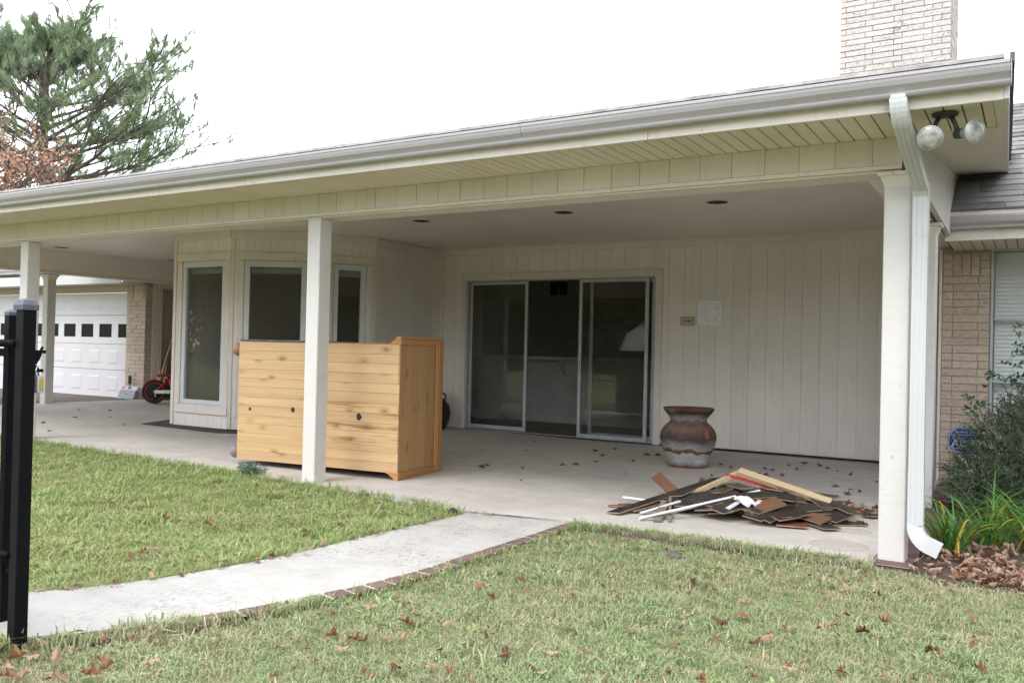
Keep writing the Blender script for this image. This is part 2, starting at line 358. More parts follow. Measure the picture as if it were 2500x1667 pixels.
# ------------------------------------------------------------------ mesh helpers
class MB:
    def __init__(s): s.v = []; s.f = []; s.m = []
    def add(s, vs, fs, mi=0):
        o = len(s.v); s.v += [tuple(v) for v in vs]; s.f += [tuple(i+o for i in f) for f in fs]; s.m += [mi]*len(fs); return s
    def box(s, x0, y0, z0, x1, y1, z1, mi=0, mat=None):
        vs = [(x, y, z) for z in (z0, z1) for y in (y0, y1) for x in (x0, x1)]
        if mat is not None: vs = [mat @ Vector(v) for v in vs]
        return s.add(vs, [(0, 2, 3, 1), (4, 5, 7, 6), (0, 1, 5, 4), (2, 6, 7, 3), (0, 4, 6, 2), (1, 3, 7, 5)], mi)
    def prism(s, poly, a, b, axis='x', mi=0):
        """poly in the two other axes (yz for x, xz for y, xy for z) extruded from a to b"""
        def P(q, t): return {'x': (t, q[0], q[1]), 'y': (q[0], t, q[1]), 'z': (q[0], q[1], t)}[axis]
        n = len(poly); vs = [P(q, a) for q in poly]+[P(q, b) for q in poly]
        fs = [tuple(range(n)), tuple(range(2*n-1, n-1, -1))]+[(i, i+n, (i+1) % n+n, (i+1) % n) for i in range(n)]
        return s.add(vs, fs, mi)
    def tube(s, pts, rad, seg=8, cap=True, mi=0, flat=None):
        pts = [Vector(p) for p in pts]; n = len(pts)
        if isinstance(rad, (int, float)): rad = [rad]*n
        up = None; vs = []; 
        for i, p in enumerate(pts):
            t = (pts[min(i+1, n-1)]-pts[max(i-1, 0)]).normalized()
            if up is None:
                up = t.orthogonal().normalized()
            up = (up-t*up.dot(t)); up = up.normalized() if up.length > 1e-6 else t.orthogonal().normalized()
            sd_ = t.cross(up)
            for k in range(seg):
                a = 2*math.pi*k/seg
                vs.append(p+(up*math.cos(a)+sd_*math.sin(a))*rad[i])
        fs = [(i*seg+k, i*seg+(k+1) % seg, (i+1)*seg+(k+1) % seg, (i+1)*seg+k) for i in range(n-1) for k in range(seg)]
        if cap: fs += [tuple(range(seg-1, -1, -1)), tuple(range((n-1)*seg, n*seg))]
        return s.add(vs, fs, mi)
    def lathe(s, prof, seg=32, mat=None, mi=0, cap=True):
        n = len(prof); vs = []
        for r, z in prof:
            for k in range(seg):
                a = 2*math.pi*k/seg; vs.append(Vector((r*math.cos(a), r*math.sin(a), z)))
        if mat is not None: vs = [mat @ v for v in vs]
        fs = [(i*seg+k, i*seg+(k+1) % seg, (i+1)*seg+(k+1) % seg, (i+1)*seg+k) for i in range(n-1) for k in range(seg)]
        if cap: fs += [tuple(range(seg-1, -1, -1)), tuple(range((n-1)*seg, n*seg))]
        return s.add(vs, fs, mi)
    def mesh(s, name, mats, smooth=False, bevel=0):
        me = bpy.data.meshes.new(name); me.from_pydata(s.v, [], s.f)
        if not isinstance(mats, (list, tuple)): mats = [mats]
        for k in mats: me.materials.append(k)
        if len(mats) > 1: me.polygons.foreach_set('material_index', s.m)
        bm = bmesh.new(); bm.from_mesh(me)
        bmesh.ops.recalc_face_normals(bm, faces=bm.faces)
        if bevel: bmesh.ops.bevel(bm, geom=[e for e in bm.edges if e.calc_face_angle(0) > .5], offset=bevel, segments=1, affect='EDGES', clamp_overlap=True)
        bm.to_mesh(me); bm.free()
        if smooth: me.polygons.foreach_set('use_smooth', [True]*len(me.polygons))
        me.update(); return me

def obj(name, me, parent=None, loc=(0, 0, 0), rot=(0, 0, 0), kind=None):
    o = bpy.data.objects.new(name, me); COL.objects.link(o)
    o.parent = parent; o.location = loc; o.rotation_euler = rot
    if kind: o['kind'] = kind
    return o
def tag(o, label, cat, group=None):
    o['label'] = label; o['category'] = cat
    if group: o['group'] = group
    return o
def thing(name, label, cat, loc=(0, 0, 0), rz=0, group=None):
    o = bpy.data.objects.new(name, None); COL.objects.link(o); o.location = loc; o.rotation_euler = (0, 0, rz); o.empty_display_size = .1
    return tag(o, label, cat, group)
def struct(name, me, loc=(0, 0, 0)): return obj(name, me, None, loc, kind='structure')
def stree(o, parent=None, label=None):
    c = o.copy(); COL.objects.link(c); c.parent = parent
    for ch in list(o.children): stree(ch, c)
    return c
_bc = {}
def bmesh_box(w_, d, h, mat, bev=.002):
    k = (round(w_, 4), round(d, 4), round(h, 4), mat.name, bev)
    if k not in _bc: _bc[k] = MB().box(0, 0, 0, w_, d, h).mesh('box', mat, bevel=bev)
    return _bc[k]
def box(name, x0, y0, z0, x1, y1, z1, mat, parent=None, bev=.003, **kw):
    return obj(name, bmesh_box(x1-x0, y1-y0, z1-z0, mat, bev), parent, (x0, y0, z0), **kw)

def zs(x): return .012*max(0.0, -x-4.4)      # the slab climbs a little to the left

class Frame:
    """a wall frame: s along the wall, y inward, z up; the porch side is at negative y"""
    def __init__(f, ox, oy, ang): f.o = Vector((ox, oy, 0)); f.a = ang; f.c = math.cos(ang); f.s = math.sin(ang)
    def w(f, s, y, z=0): return (f.o.x+s*f.c-y*f.s, f.o.y+s*f.s+y*f.c, z)
    def box(f, name, s0, y0, z0, s1, y1, z1, mat, parent, bev=.002, kind=None):
        return obj(name, bmesh_box(s1-s0, y1-y0, z1-z0, mat, bev), parent, f.w(s0, y0, z0), (0, 0, f.a), kind=kind)
    def rects(f, s0, s1, z0, z1, holes):
        """split a rectangle around holes into rectangles"""
        xs = sorted({s0, s1, *[h[0] for h in holes if s0 < h[0] < s1], *[h[1] for h in holes if s0 < h[1] < s1]}); out_ = []
        for a, b_ in zip(xs, xs[1:]):
            zz = [(z0, z1)]
            for h in holes:
                if h[0] < b_-1e-6 and h[1] > a+1e-6:
                    nz_ = []
                    for p, q in zz:
                        if h[2] > p: nz_.append((p, min(q, h[2])))
                        if h[3] < q: nz_.append((max(p, h[3]), q))
                    zz = [t for t in nz_ if t[1]-t[0] > .004]
            out_ += [(a, b_, p, q) for p, q in zz]
        return out_
    def siding(f, name, L, z0, z1, parent, holes=(), sp=.2, ph=0, mat=None, thick=.11, gap=.004, zb=None, bname='siding_board'):
        mat = mat or M['siding']
        mb = MB()
        for a, b_, p, q in f.rects(0, L, z0 if zb is None else zb, z1, holes): mb.box(a, .006, p, b_, thick, q)
        wall = obj(name, mb.mesh(name, M['mortar'] if False else mat), parent, f.w(0, 0, 0), (0, 0, f.a))
        k = math.floor((0-ph)/sp)
        while ph+k*sp < L:
            a, b_ = max(0, ph+k*sp+gap/2), min(L, ph+(k+1)*sp-gap/2); k += 1
            if b_-a < .012: continue
            for x0, x1, p, q in f.rects(a, b_, z0, z1, holes):
                if x1-x0 < .008: continue
                o = obj(bname, bmesh_box(x1-x0, .0055, q-p, mat, .001), wall, (x0, 0, p))
        return wall
    def window(f, s0, s1, z0, z1, parent, trim=.09, head=.1, sill=.12, fr=.065, glass='glass', blind=True, mat='vinyl'):
        t = M['trim']
        w_ = MB()   # vinyl frame ring
        w_.box(s0, -.012, z0, s0+fr, .05, z1).box(s1-fr, -.012, z0, s1, .05, z1).box(s0+fr, -.012, z1-fr-.01, s1-fr, .05, z1).box(s0+fr, -.012, z0, s1-fr, .05, z0+fr-.01)
        wn_ = obj('window', w_.mesh('window_frame', M[mat], bevel=.004), parent, f.w(0, 0, 0), (0, 0, f.a))
        obj('pane', bmesh_box(s1-s0-2*fr, .004, z1-z0-2*fr+.02, M[glass], 0), wn_, (s0+fr, .02, z0+fr-.01))
        def tb(nm, *a): obj(nm, bmesh_box(a[3]-a[0], a[4]-a[1], a[5]-a[2], t, .003), wn_, a[:3])
        tb('casing_board', s0-trim, -.024, z0-.003, s0-.006, -.001, z1+.004); tb('casing_board', s1+.006, -.024, z0-.003, s1+trim, -.001, z1+.004)
        tb('head_board', s0-trim-.012, -.030, z1+.006, s1+trim+.012, -.001, z1+head)
        tb('sill_board', s0-trim-.006, -.030, z0-sill, s1+trim+.006, -.001, z0-.006)
        if blind: obj('blind_headrail', bmesh_box(s1-s0-2*fr-.004, .03, .075, M['alu'], .004), wn_, (s0+fr+.002, .05, z1-fr-.09))
        return wn_
PI = math.pi

# ================================================================== GROUND
def lawn_z(x, y):
    e = .5*(math.sin(x*1.7+y*.6)+math.sin(y*1.3-x*.4))*.008
    return zs(max(x, -14))-.035+e*(1 if y < -.4 else .2)
def grid_mesh(name, x0, x1, y0, y1, nx, ny, zf, mat):
    vs = [(x0+(x1-x0)*i/nx, y0+(y1-y0)*j/ny) for j in range(ny+1) for i in range(nx+1)]
    me = bpy.data.meshes.new(name); me.from_pydata([(x, y, zf(x, y)) for x, y in vs], [], [(j*(nx+1)+i, j*(nx+1)+i+1, (j+1)*(nx+1)+i+1, (j+1)*(nx+1)+i) for j in range(ny) for i in range(nx)])
    me.materials.append(mat); me.polygons.foreach_set('use_smooth', [True]*len(me.polygons)); return me
struct('lawn_ground', grid_mesh('lawn_ground', -30, 10, -26, .3, 120, 80, lawn_z, M['ground']))
struct('ground', grid_mesh('ground', -260, 260, -260, 260, 4, 4, lambda x, y: -.12, M['ground']))

# patio slab and walkway
RW = [(-1.888, -.114), (-1.905, -.9), (-1.926, -1.776), (-2.03, -2.35), (-2.239, -2.976), (-2.50, -3.40), (-2.95, -3.95), (-3.8, -4.75), (-5.2, -5.9)]
LW = [(-2.612, -.273), (-2.63, -.8), (-2.656, -1.237), (-2.70, -1.95), (-2.83, -2.57), (-3.09, -3.06), (-3.62, -3.65), (-4.5, -4.4), (-5.9, -5.5)]
def resample(P, n):
    P = [Vector(p) for p in P]; out_ = []
    def cr_(p0, p1, p2, p3, t): return .5*((2*p1)+(-p0+p2)*t+(2*p0-5*p1+4*p2-p3)*t*t+(-p0+3*p1-3*p2+p3)*t**3)
    for i in range(len(P)-1):
        for k in range(n):
            out_.append(cr_(P[max(i-1, 0)], P[i], P[i+1], P[min(i+2, len(P)-1)], k/n))
    return out_+[P[-1]]
RWs, LWs = resample(RW, 8), resample(LW, 8)
mb = MB()
# slab as sloped strips so that the left end climbs
xs_ = [-12.97, -8.7, -4.4, -2.62, -1.888, -.022]
fy = {-12.97: .05, -8.7: .05, -4.4: -.06, -2.62: -.245, -1.888: -.112, -.022: -.112}
vs = []
for x in xs_: vs += [(x, fy[x], zs(x)-.1), (x, fy[x], zs(x)), (x, 5.3, zs(x)), (x, 5.3, zs(x)-.1)]
fs = []
for i in range(len(xs_)-1):
    a, b_ = i*4, i*4+4
    fs += [(a, b_, b_+1, a+1), (a+1, b_+1, b_+2, a+2), (a+2, b_+2, b_+3, a+3)]
fs += [(0, 1, 2, 3), tuple(range(len(xs_)*4-4, len(xs_)*4))[::-1]]
mb.add(vs, fs); slab = struct('patio_slab', mb.mesh('patio_slab', M['slab']))
mb = MB(); n = len(RWs); vs = []
for a, b_ in zip(LWs, RWs):
    for p, z in ((a, -.09), (a, -.006), (b_, -.006), (b_, -.09)): vs.append((p[0], p[1], z))
vs[:4] = [(-2.615, -.252, -.09), (-2.615, -.252, -.006), (-1.89, -.122, -.006), (-1.89, -.122, -.09)]
fs = [q for i in range(n-1) for q in ((i*4+1, i*4+2, i*4+6, i*4+5), (i*4, i*4+1, i*4+5, i*4+4), (i*4+2, i*4+3, i*4+7, i*4+6))]+[(0, 3, 2, 1)]
mb.add(vs, fs); walk = struct('walkway', mb.mesh('walkway', M['walk']))
# brick edging of the walkway, the front and the right side of the slab
def polyline_bricks(P, parent, off, wid, ln, z, gap=.017, name='brick', wiggle=.004, vcut=None):
    acc = 0; L = [0]
    for a, b_ in zip(P, P[1:]): L.append(L[-1]+(b_-a).length)
    def at(d):
        for i in range(len(P)-1):
            if d <= L[i+1] or i == len(P)-2:
                t = (d-L[i])/(L[i+1]-L[i]); return P[i].lerp(P[i+1], t), (P[i+1]-P[i]).normalized()
    d = 0
    while d+ln < L[-1]:
        c, t = at(d+ln/2); nrm = Vector((-t.y, t.x))*off
        p = c+nrm*(wid/2+.008)
        o = obj(name, bmesh_box(ln-gap, wid, .06, M['edgebrick'], .004), parent, (p.x, p.y, z-.06+random.uniform(-wiggle, wiggle*.4)), (0, 0, math.atan2(t.y, t.x)+random.uniform(-.015, .015)))
        o.location -= Vector(((ln-gap)/2*t.x-(wid/2)*(t.y), (ln-gap)/2*t.y+(wid/2)*t.x, 0)); d += ln
mbm = MB()
def ribbon(P, off, w0, w1, z):
    vs = []
    for i, p in enumerate(P):
        t = (P[min(i+1, len(P)-1)]-P[max(i-1, 0)]).normalized(); nrm = Vector((-t.y, t.x))*off
        for q in (w0, w1): vs.append((p.x+nrm.x*q, p.y+nrm.y*q, z))
    k = len(P); mbm.add(vs, [(2*i, 2*i+1, 2*i+3, 2*i+2) for i in range(k-1)])
ribbon(RWs, 1, .002, .100, -.006); ribbon([Vector((-1.86, -.116)), Vector((-.02, -.116))], -1, .002, .100, -.006)
ribbon([Vector((-.02, -.112)), Vector((-.02, 4.0))], -1, .002, .198, -.006)
bed = struct('edging_mortar', mbm.mesh('edging_mortar', M['edgemortar']))
polyline_bricks([Vector(p) for p in RWs[:26]], bed, 1, .092, .116, .001)
polyline_bricks([Vector(p) for p in RWs[26:]], bed, 1, .092, .205, .001)
polyline_bricks([Vector((-1.85, -.116)), Vector((-.02, -.116))], bed, -1, .092, .2, .001)
polyline_bricks([Vector((-.018, -.11)), Vector((-.018, 4.0))], bed, -1, .19, .085, .001)
# dark strip along the joint between walk and slab
mb = MB(); jp = [(-2.60, -.251), (-2.45, -.232), (-2.30, -.200), (-2.1, -.163), (-1.95, -.135)]
vs = [];
for i, (x, y) in enumerate(jp):
    hw = (.003, .007, .009, .006, .002)[i]; vs += [(x, y-hw, .0035), (x, y+hw, .0035)]
mb.add(vs, [(2*i, 2*i+1, 2*i+3, 2*i+2) for i in range(4)]); struct('slab_crack', mb.mesh('slab_crack', M['dark']))
# planting bed
mb = MB(); bp = [(.19, -.20), (.36, -.27), (.6, -.23), (.9, -.32), (1.5, -.3), (4.5, -.3), (4.5, 3.85), (.19, 3.85)]
mb.prism(bp, -.2, -.022, 'z'); struct('planting_bed', mb.mesh('planting_bed', M['soil']))
# dark footing around the bay and along the wall foot
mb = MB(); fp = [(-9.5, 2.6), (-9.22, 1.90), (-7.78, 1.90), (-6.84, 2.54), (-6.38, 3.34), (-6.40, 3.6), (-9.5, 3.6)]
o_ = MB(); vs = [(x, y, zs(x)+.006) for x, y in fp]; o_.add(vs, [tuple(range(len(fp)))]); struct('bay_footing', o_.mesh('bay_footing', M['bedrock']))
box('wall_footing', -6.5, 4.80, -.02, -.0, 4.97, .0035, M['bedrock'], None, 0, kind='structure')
box('driveway', -40, 3.2, -.2, -12.98, 9.5, .085, M['drive'], None, 0, kind='structure')

# ================================================================== HOUSE
house = thing('house', 'low cream sided house with deep covered porch and tan brick wing', 'house')
ZB, ZC, ZF = 2.19, 2.54, 2.37
# ---- back wall with the sliding door
bw = Frame(-6.61, 4.89, 0)
def X(x): return x+6.61
door_hole = (X(-6.16), X(-3.325), -.2, 2.09)
back = bw.siding('back_wall', 6.61, .02, ZC, house, [door_hole], .2, X(-2.354-.2*20), zb=.02)
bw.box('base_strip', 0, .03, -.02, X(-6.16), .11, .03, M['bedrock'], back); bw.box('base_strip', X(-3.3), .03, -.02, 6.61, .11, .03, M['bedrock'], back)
bw.box('crown_board', 0, -.022, 2.44, 6.61, -.001, 2.53, M['trim'], house)
bw.box('crown_bead', 0, -.036, 2.515, 6.61, -.023, 2.539, M['trim'], house)
bw.box('corner_board', .0, -.02, .03, .045, -.001, 2.44, M['trim'], house)
# ---- side wall of the bay block
yw = Frame(-6.61, 3.43, PI/2)
yw.siding('side_wall', 1.46-.002, .06, ZC, house, [], .2, .02)
yw.box('crown_board', 0, -.02, 2.42, 1.44, -.001, 2.53, M['trim'], house)
# ---- bay facets
F1 = Frame(-8.93, 2.164, 0); F2 = Frame(-7.864, 2.164, math.atan2(.556, .844)); F3 = Frame(-7.02, 2.72, PI/3)
L1, L2, L3 = 1.066, 1.011, .82
for f, L, s0, s1, ph in ((F1, L1, .17, .98, .0), (F2, L2, .169, .935, .09), (F3, L3, .262, .69, .1)):
    wl = f.siding('bay_wall', L, .062, ZC, house, [(s0, s1, .35, 2.17)], .1 if f is not F1 else .137, ph)
    f.window(s0, s1, .35, 2.17, house, trim=.09 if f is not F2 else .07)
    f.box('crown_board', 0, -.02, 2.44, L, -.001, 2.525, M['trim'], house)
    f.box('crown_bead', 0, -.036, 2.51, L, -.021, 2.538, M['trim'], house)
    f.box('corner_board', -.012, -.018, .07, .04, -.001, 2.44, M['trim'], house)
bl = Frame(-8.93, 9.5, -PI/2)      # left flank of the block, faces -X
bl.siding('flank_wall', 7.33, .06, ZC, house, [], .2, .1)
# ---- inside of the rooms
mb = MB()
mb.box(-8.8, 9.3, 0, 0, 9.4, 2.54).box(-.12, 4.0, 0, -.02, 9.3, 2.54)
obj('inner_wall', mb.mesh('inner_wall', M['interior']), house)
box('inner_floor', -8.82, 5.0, -.05, -.12, 9.3, .012, M['interiorfloor'], house, 0)
fl = MB(); fl.prism([(-8.8, 2.3), (-7.9, 2.3), (-7.1, 2.85), (-6.75, 3.5), (-6.75, 5.0), (-8.8, 5.0)], -.02, .07, 'z'); obj('inner_floor', fl.mesh('bay_floor', M['interiorfloor']), house)
# partition with counter, pedestal and bracket seen through the door
pt = thing('counter', 'white panelled half wall with counter top inside the dark room', 'counter', (-7.0, 6.8, .012))
pt2 = box('counter_top', -1.0, -.25, .98, 3.6, .18, 1.03, M['intwhite'], pt)
box('panel', -.95, -.02, 0, 3.55, .06, .98, M['intwhite'], pt)
box('pedestal', -.12, -.16, .0, .36, -.02, .98, M['intwhite'], pt); box('base_moulding', -.16, -.2, 0, .4, -.161, .13, M['intwhite'], pt); box('base_moulding', .6, -.045, 0, 3.55, -.021, .12, M['intwhite'], pt)
mb = MB().prism([(-.2, .97), (-.165, .97), (-.03, .80), (-.03, .75)], 1.4, 1.44, 'x'); obj('bracket', mb.mesh('bracket', M['intwhite']), pt)
vt = thing('wall_vent', 'dark return vent high on the back wall of the room', 'vent', (-7.25, 9.285, 2.2))
box('grille', 0, -.01, 0, .17, 0, .24, M['dark'], vt, 0); box('grille', .2, -.01, 0, .37, 0, .24, M['dark'], vt, 0); box('frame', -.04, .001, -.04, .41, .012, .28, M['interior'], vt, 0)
# ---- ceiling, beams
cl = MB().box(-12.52, .225, ZC, .07, 9.45, ZC+.02); obj('porch_ceiling', cl.mesh('porch_ceiling', M['ceiling']), house)
fb = Frame(-14.0, 0.0, 0)
beam = fb.siding('front_beam', 14.09, 2.217, ZF, house, [], .2033, 14-4.74-.2033*60, zb=ZB, thick=.21, gap=.004, bname='frieze_board', mat=M['trim'])
fb.box('beam_trim', 0, -.012, ZB-.002, 14.09, .0115, 2.214, M['trim'], house); fb.box('beam_soffit', 0, .013, ZB-.014, 14.085, .24, ZB-.001, M['trim'], house)
box('beam_inner_face', -12.5, .212, ZB, .07, .238, ZC-.002, M['ceiling'], house)
# left end beam
box('end_beam', -12.95, .24, ZB, -12.52, 9.0, ZC+.05, M['ceiling'], house); box('beam_trim', -12.54, .24, ZB-.02, -12.50, 4.75, ZB+.022, M['trim'], house)
# right end beam and gable triangle
sb = MB().prism([(.0125, ZB), (2.98, ZB), (3.03, 2.40), (3.80, 2.86), (.0125, ZF+.004)], .105, .142, 'x'); sb.v = [(x_-.015*y_, y_, z_) for x_, y_, z_ in sb.v]
obj('gable_wall', sb.mesh('gable_wall', M['post']), house)
box('end_beam', -.14, .24, ZB, .045, 4.88, ZC+.02, M['ceiling'], house)
# ---- soffit panels, fascia, gutter, drip edge, roof deck
sp = .0832; x = -.412-sp*160
sf = box('soffit', -14, -.548, ZF+.0125, .60, -.0, ZF+.03, M['dark'], house, 0)
while x < .55:
    a, b_ = x+.0035, min(x+sp-.0035, .553)
    obj('soffit_panel', bmesh_box(round(b_-a, 4), .535, .012, M['soffit'], .0015), sf, (a+14, .013, -.0125)); x += sp
def skew(m_): m_.v = [(x_-.029*(y_+.56), y_, z_) for x_, y_, z_ in m_.v]
rk = MB().prism([(.012, ZF), (.012, ZF+.03), (4.2, ZF+.555), (4.2, ZF+.525)], .03, .60, 'x'); skew(rk); obj('rake_soffit', rk.mesh('rake_soffit', M['trim']), house)
rk = MB().prism([(-.56, ZF-.002), (-.56, 2.55), (4.2, 2.55+.58), (4.2, ZF+.523), (0.0, ZF-.002)], .601, .623, 'x'); skew(rk); obj('rake_board', rk.mesh('rake_board', M['vinyl']), house)
rk = MB().prism([(-.59, 2.535), (-.59, 2.578), (4.2, 3.18), (4.2, 3.12)], .6235, .645, 'x'); skew(rk); obj('rake_shingle_edge', rk.mesh('rake_shingle_edge', M['shingle']), house)
rk = MB().prism([(-.50, 2.505), (-.50, 2.535), (4.2, 3.115), (4.2, 3.03)], .624, .640, 'x'); skew(rk); obj('rake_black_strip', rk.mesh('rake_black_strip', M['blackmetal']), house)  # black strip over the upper part of the rake board
box('soffit_border', .555, -.547, ZF-.004, .600, .0, ZF+.011, M['trim'], house)
fa = MB(); 
for a, b_ in ((-14, -9.4), (-9.397, -5.6), (-5.597, -1.2), (-1.197, .60)): fa.box(a, -.572, ZF-.008, b_, -.55, 2.55)
obj('fascia_board', fa.mesh('fascia_board', M['trim'], bevel=.002), house)
gp = [(-.574, 2.54), (-.574, 2.42), (-.632, 2.418), (-.640, 2.428), (-.642, 2.440), (-.652, 2.452), (-.668, 2.468), (-.677, 2.488), (-.680, 2.503), (-.684, 2.504), (-.684, 2.520), (-.668, 2.522), (-.668, 2.512), (-.672, 2.500), (-.668, 2.486), (-.645, 2.456), (-.634, 2.43), (-.582, 2.43), (-.58, 2.54)]
gt = MB()
for a, b_ in ((-14, -8.0), (-7.997, -2.0), (-1.997, .633)): gt.prism(gp, a, b_, 'x')
gt.prism(gp[:12]+[(-.58, 2.522)], .628, .634, 'x'); gut = obj('gutter', gt.mesh('gutter', M['gutter'], bevel=.001), house)
de = MB().prism([(-.600, 2.553), (-.600, 2.572), (-.40, 2.594), (-.40, 2.575)], -14, .60, 'x')
obj('drip_edge', de.mesh('drip_edge', M['gutterdirt']), house)
rf = MB().prism([(-.585, 2.560), (-.585, 2.573), (9.5, 3.83), (13, 2.9), (13, 2.8), (9.5, 3.6), (0, 2.56)], -14.1, .600, 'x'); rf.v = [(x_-.029*(y_+.56) if x_ > 0 else x_, y_, z_) for x_, y_, z_ in rf.v]
obj('porch_roof', rf.mesh('porch_roof', M['shingle']), house)
for x in (-12.3, -10.6, -8.9, -7.1, -5.4, -3.6, -1.9):   # lapped drip edge joints
    obj('drip_edge_lap', MB().prism([(-.603, 2.552), (-.603, 2.576), (-.5, 2.588), (-.5, 2.566)], x, x+.05+.03*random.random(), 'x').mesh('lap', M['gutterdirt']), house)
# ---- posts
def post(x, y, cap, zb, zt=ZB-.014, brk=False):
    w_ = .14
    mb = MB().box(0, 0, 0, w_, w_, zt-zb); p = obj('porch_post', mb.mesh('porch_post', M['post'], bevel=.006), house, (x, y, zb))
    if cap:
        cp = MB(); h = zt-zb
        cp.lathe([(0.100, h-.085), (.104, h-.07), (.125, h-.03), (.145, h-.022), (.147, h-.004)], 4, Matrix.Translation((w_/2, w_/2, 0)) @ Matrix.Rotation(PI/4, 4, 'Z'))
        obj('capital', cp.mesh('capital', M['trim']), p)
    if brk:
        bk = MB().box(w_, .01, .02, w_+.004, w_-.01, .09)
        for y_ in (.025, .07, .115): bk.lathe([(.006, 0), (.006, .004), (.002, .006)], 8, Matrix.Translation((w_+.004, y_, .045)) @ Matrix.Rotation(PI/2, 4, 'Y'))
        obj('base_bracket', bk.mesh('base_bracket', M['post']), p)
    return p
post(0, 0, True, -.03); post(-4.4427, 0, False, -.03, brk=True); post(-8.6855, 0, False, .04); post(-13.0, 2.78, True, .08, ); post(-.065, 2.09, True, -.02); post(-13.0, 0, True, .08)
# ---- downspout
def rtube(path, w_, d, mat, flute=True):
    """rectangular pipe along a path lying in a plane; path of (point, width vector)"""
    mb = MB(); prof = []
    n_ = 9
    for k in range(n_+1):   # fluted front
        t = k/n_; prof.append((-w_/2+w_*t, -d/2+(.004 if flute and k % 3 == 1 else 0)))
    prof += [(w_/2, d/2), (-w_/2, d/2)]
    m_ = len(prof); vs = []
    for i, (p, u) in enumerate(path):
        p = Vector(p); u = Vector(u).normalized()
        t = (Vector(path[min(i+1, len(path)-1)][0])-Vector(path[max(i-1, 0)][0])).normalized(); v = t.cross(u).normalized()
        vs += [p+u*a+v*b2 for a, b2 in prof]
    fs = [(i*m_+k, i*m_+(k+1) % m_, (i+1)*m_+(k+1) % m_, (i+1)*m_+k) for i in range(len(path)-1) for k in range(m_)]+[tuple(range(m_-1, -1, -1)), tuple(range((len(path)-1)*m_, len(path)*m_))]
    mb.add(vs, fs); return mb.mesh('pipe', mat)
ds = box('downspout_outlet', .115, -.66, 2.405, .185, -.60, 2.425, M['downspout'], house)
def crimp(a, b_, n_, u):   # crimped elbow: slightly varying radius between stations
    return a
path = []
for i in range(15):   # top elbow: from down to back-and-down
    t = i/14; a = t*R(62)
    r = .13
    y = -.632+r*(1-math.cos(a)); z = 2.41-.07*0-r*math.sin(a)
    path.append(((.15+.012*t, y+(.0009 if i % 2 else 0), z), (-1, 0, 0)))
obj('elbow', rtube(path, .080, .062, M['downspout']), ds, tuple(-v for v in (.115, -.66, 2.405)))
e = Vector(path[-1][0]); tgt = Vector((.193, -.045, 2.06))
obj('offset_pipe', rtube([(e, (-1, 0, 0)), (tgt, (-1, 0, 0))], .076, .058, M['downspout']), ds, (-.115, .66, -2.405))
path = [(tgt+Vector((0, -.012, .012)), (-1, 0, 0)), (tgt+Vector((.001, .004, -.01)), (-1, 0, 0)), (tgt+Vector((.002, .018, -.03)), (-1, 0, 0)), (tgt+Vector((.002, .022, -.05)), (-1, 0, 0)), (tgt+Vector((.002, .023, -.26)), (-1, 0, 0))]
obj('elbow', rtube(path, .080, .062, M['downspout']), ds, (-.115, .66, -2.405))
obj('pipe', rtube([((.195, -.022, 1.82), (-1, 0, 0)), ((.195, -.022, .50), (-1, 0, 0))], .076, .058, M['downspout']), ds, (-.115, .66, -2.405))
obj('pipe', rtube([((.195, -.022, .505), (-1, 0, 0)), ((.195, -.022, .22), (-1, 0, 0))], .080, .062, M['downspout']), ds, (-.115, .66, -2.405))
path = []
for i in range(17):
    t = i/16; a = t*R(68); r = .11+(.0016 if i % 2 else 0)
    path.append(((.195+.11-r*math.cos(a)+.0, -.022-.02*t, .22-r*math.sin(a)), (0, 1, 0)))
e = Vector(path[-1][0]); path.append((e+Vector((.055, -.005, -.022)), (0, 1, 0)))
obj('elbow', rtube(path, .062, .080, M['downspout']), ds, (-.115, .66, -2.405))
sc_ = MB(); obj('outlet_mouth', rtube([(e+Vector((.05, -.004, -.020)), (0, 1, 0)), (e+Vector((.0565, -.005, -.0226)), (0, 1, 0))], .052, .068, M['dark'], False), ds, (-.115, .66, -2.405))
# ---- sliding door
dr = obj('sliding_door', MB().box(X(-6.155), .005, 2.076, X(-3.33), .10, 2.09).box(X(-6.155), .0, -.015, X(-6.143), .10, 2.076).box(X(-3.342), .0, -.015, X(-3.33), .10, 2.076).mesh('door_frame', M['alu']), house, bw.w(0, 0))
def dpart(nm, s0, y0, z0, s1, y1, z1, mat='alu', bev=.002, par=dr): return obj(nm, bmesh_box(s1-s0, y1-y0, z1-z0, M[mat], bev), par, (s0, y0, z0))
def leaf_panel(x0, x1, y, z0=.02, z1=2.075, st=.045, lb=.055, rb=None, glass=True):
    a, b_ = X(x0), X(x1); mb = MB(); rb = rb or st
    mb.box(a, y, z0, a+st, y+.03, z1).box(b_-rb, y, z0, b_, y+.03, z1).box(a+st, y, z1-.042, b_-rb, y+.03, z1).box(a+st, y, z0, b_-rb, y+.03, z0+lb)
    o = obj('door_panel', mb.mesh('door_panel', M['alu'], bevel=.003), dr)
    if glass: obj('pane', bmesh_box(b_-a-st-rb, .005, z1-z0-.042-lb, M['glass'], 0), dr, (a+st, y+.012, z0+lb))
    return o
leaf_panel(-6.14, -5.195, .045, .03, 2.074); leaf_panel(-4.395, -3.425, .005, .01, 2.074); leaf_panel(-4.26, -3.345, .052, .02, 2.07, .05, .07)
dpart('door_pull', X(-4.39), -.012, .86, X(-4.372), .004, 1.10, 'alu', .003)
dpart('head_casing', X(-6.245), -.026, 2.092, X(-3.235), -.001, 2.183, 'trim'); dpart('side_casing', X(-6.245), -.022, .0, X(-6.162), -.001, 2.089, 'trim'); dpart('side_casing', X(-3.322), -.022, .0, X(-3.235), -.001, 2.089, 'trim')
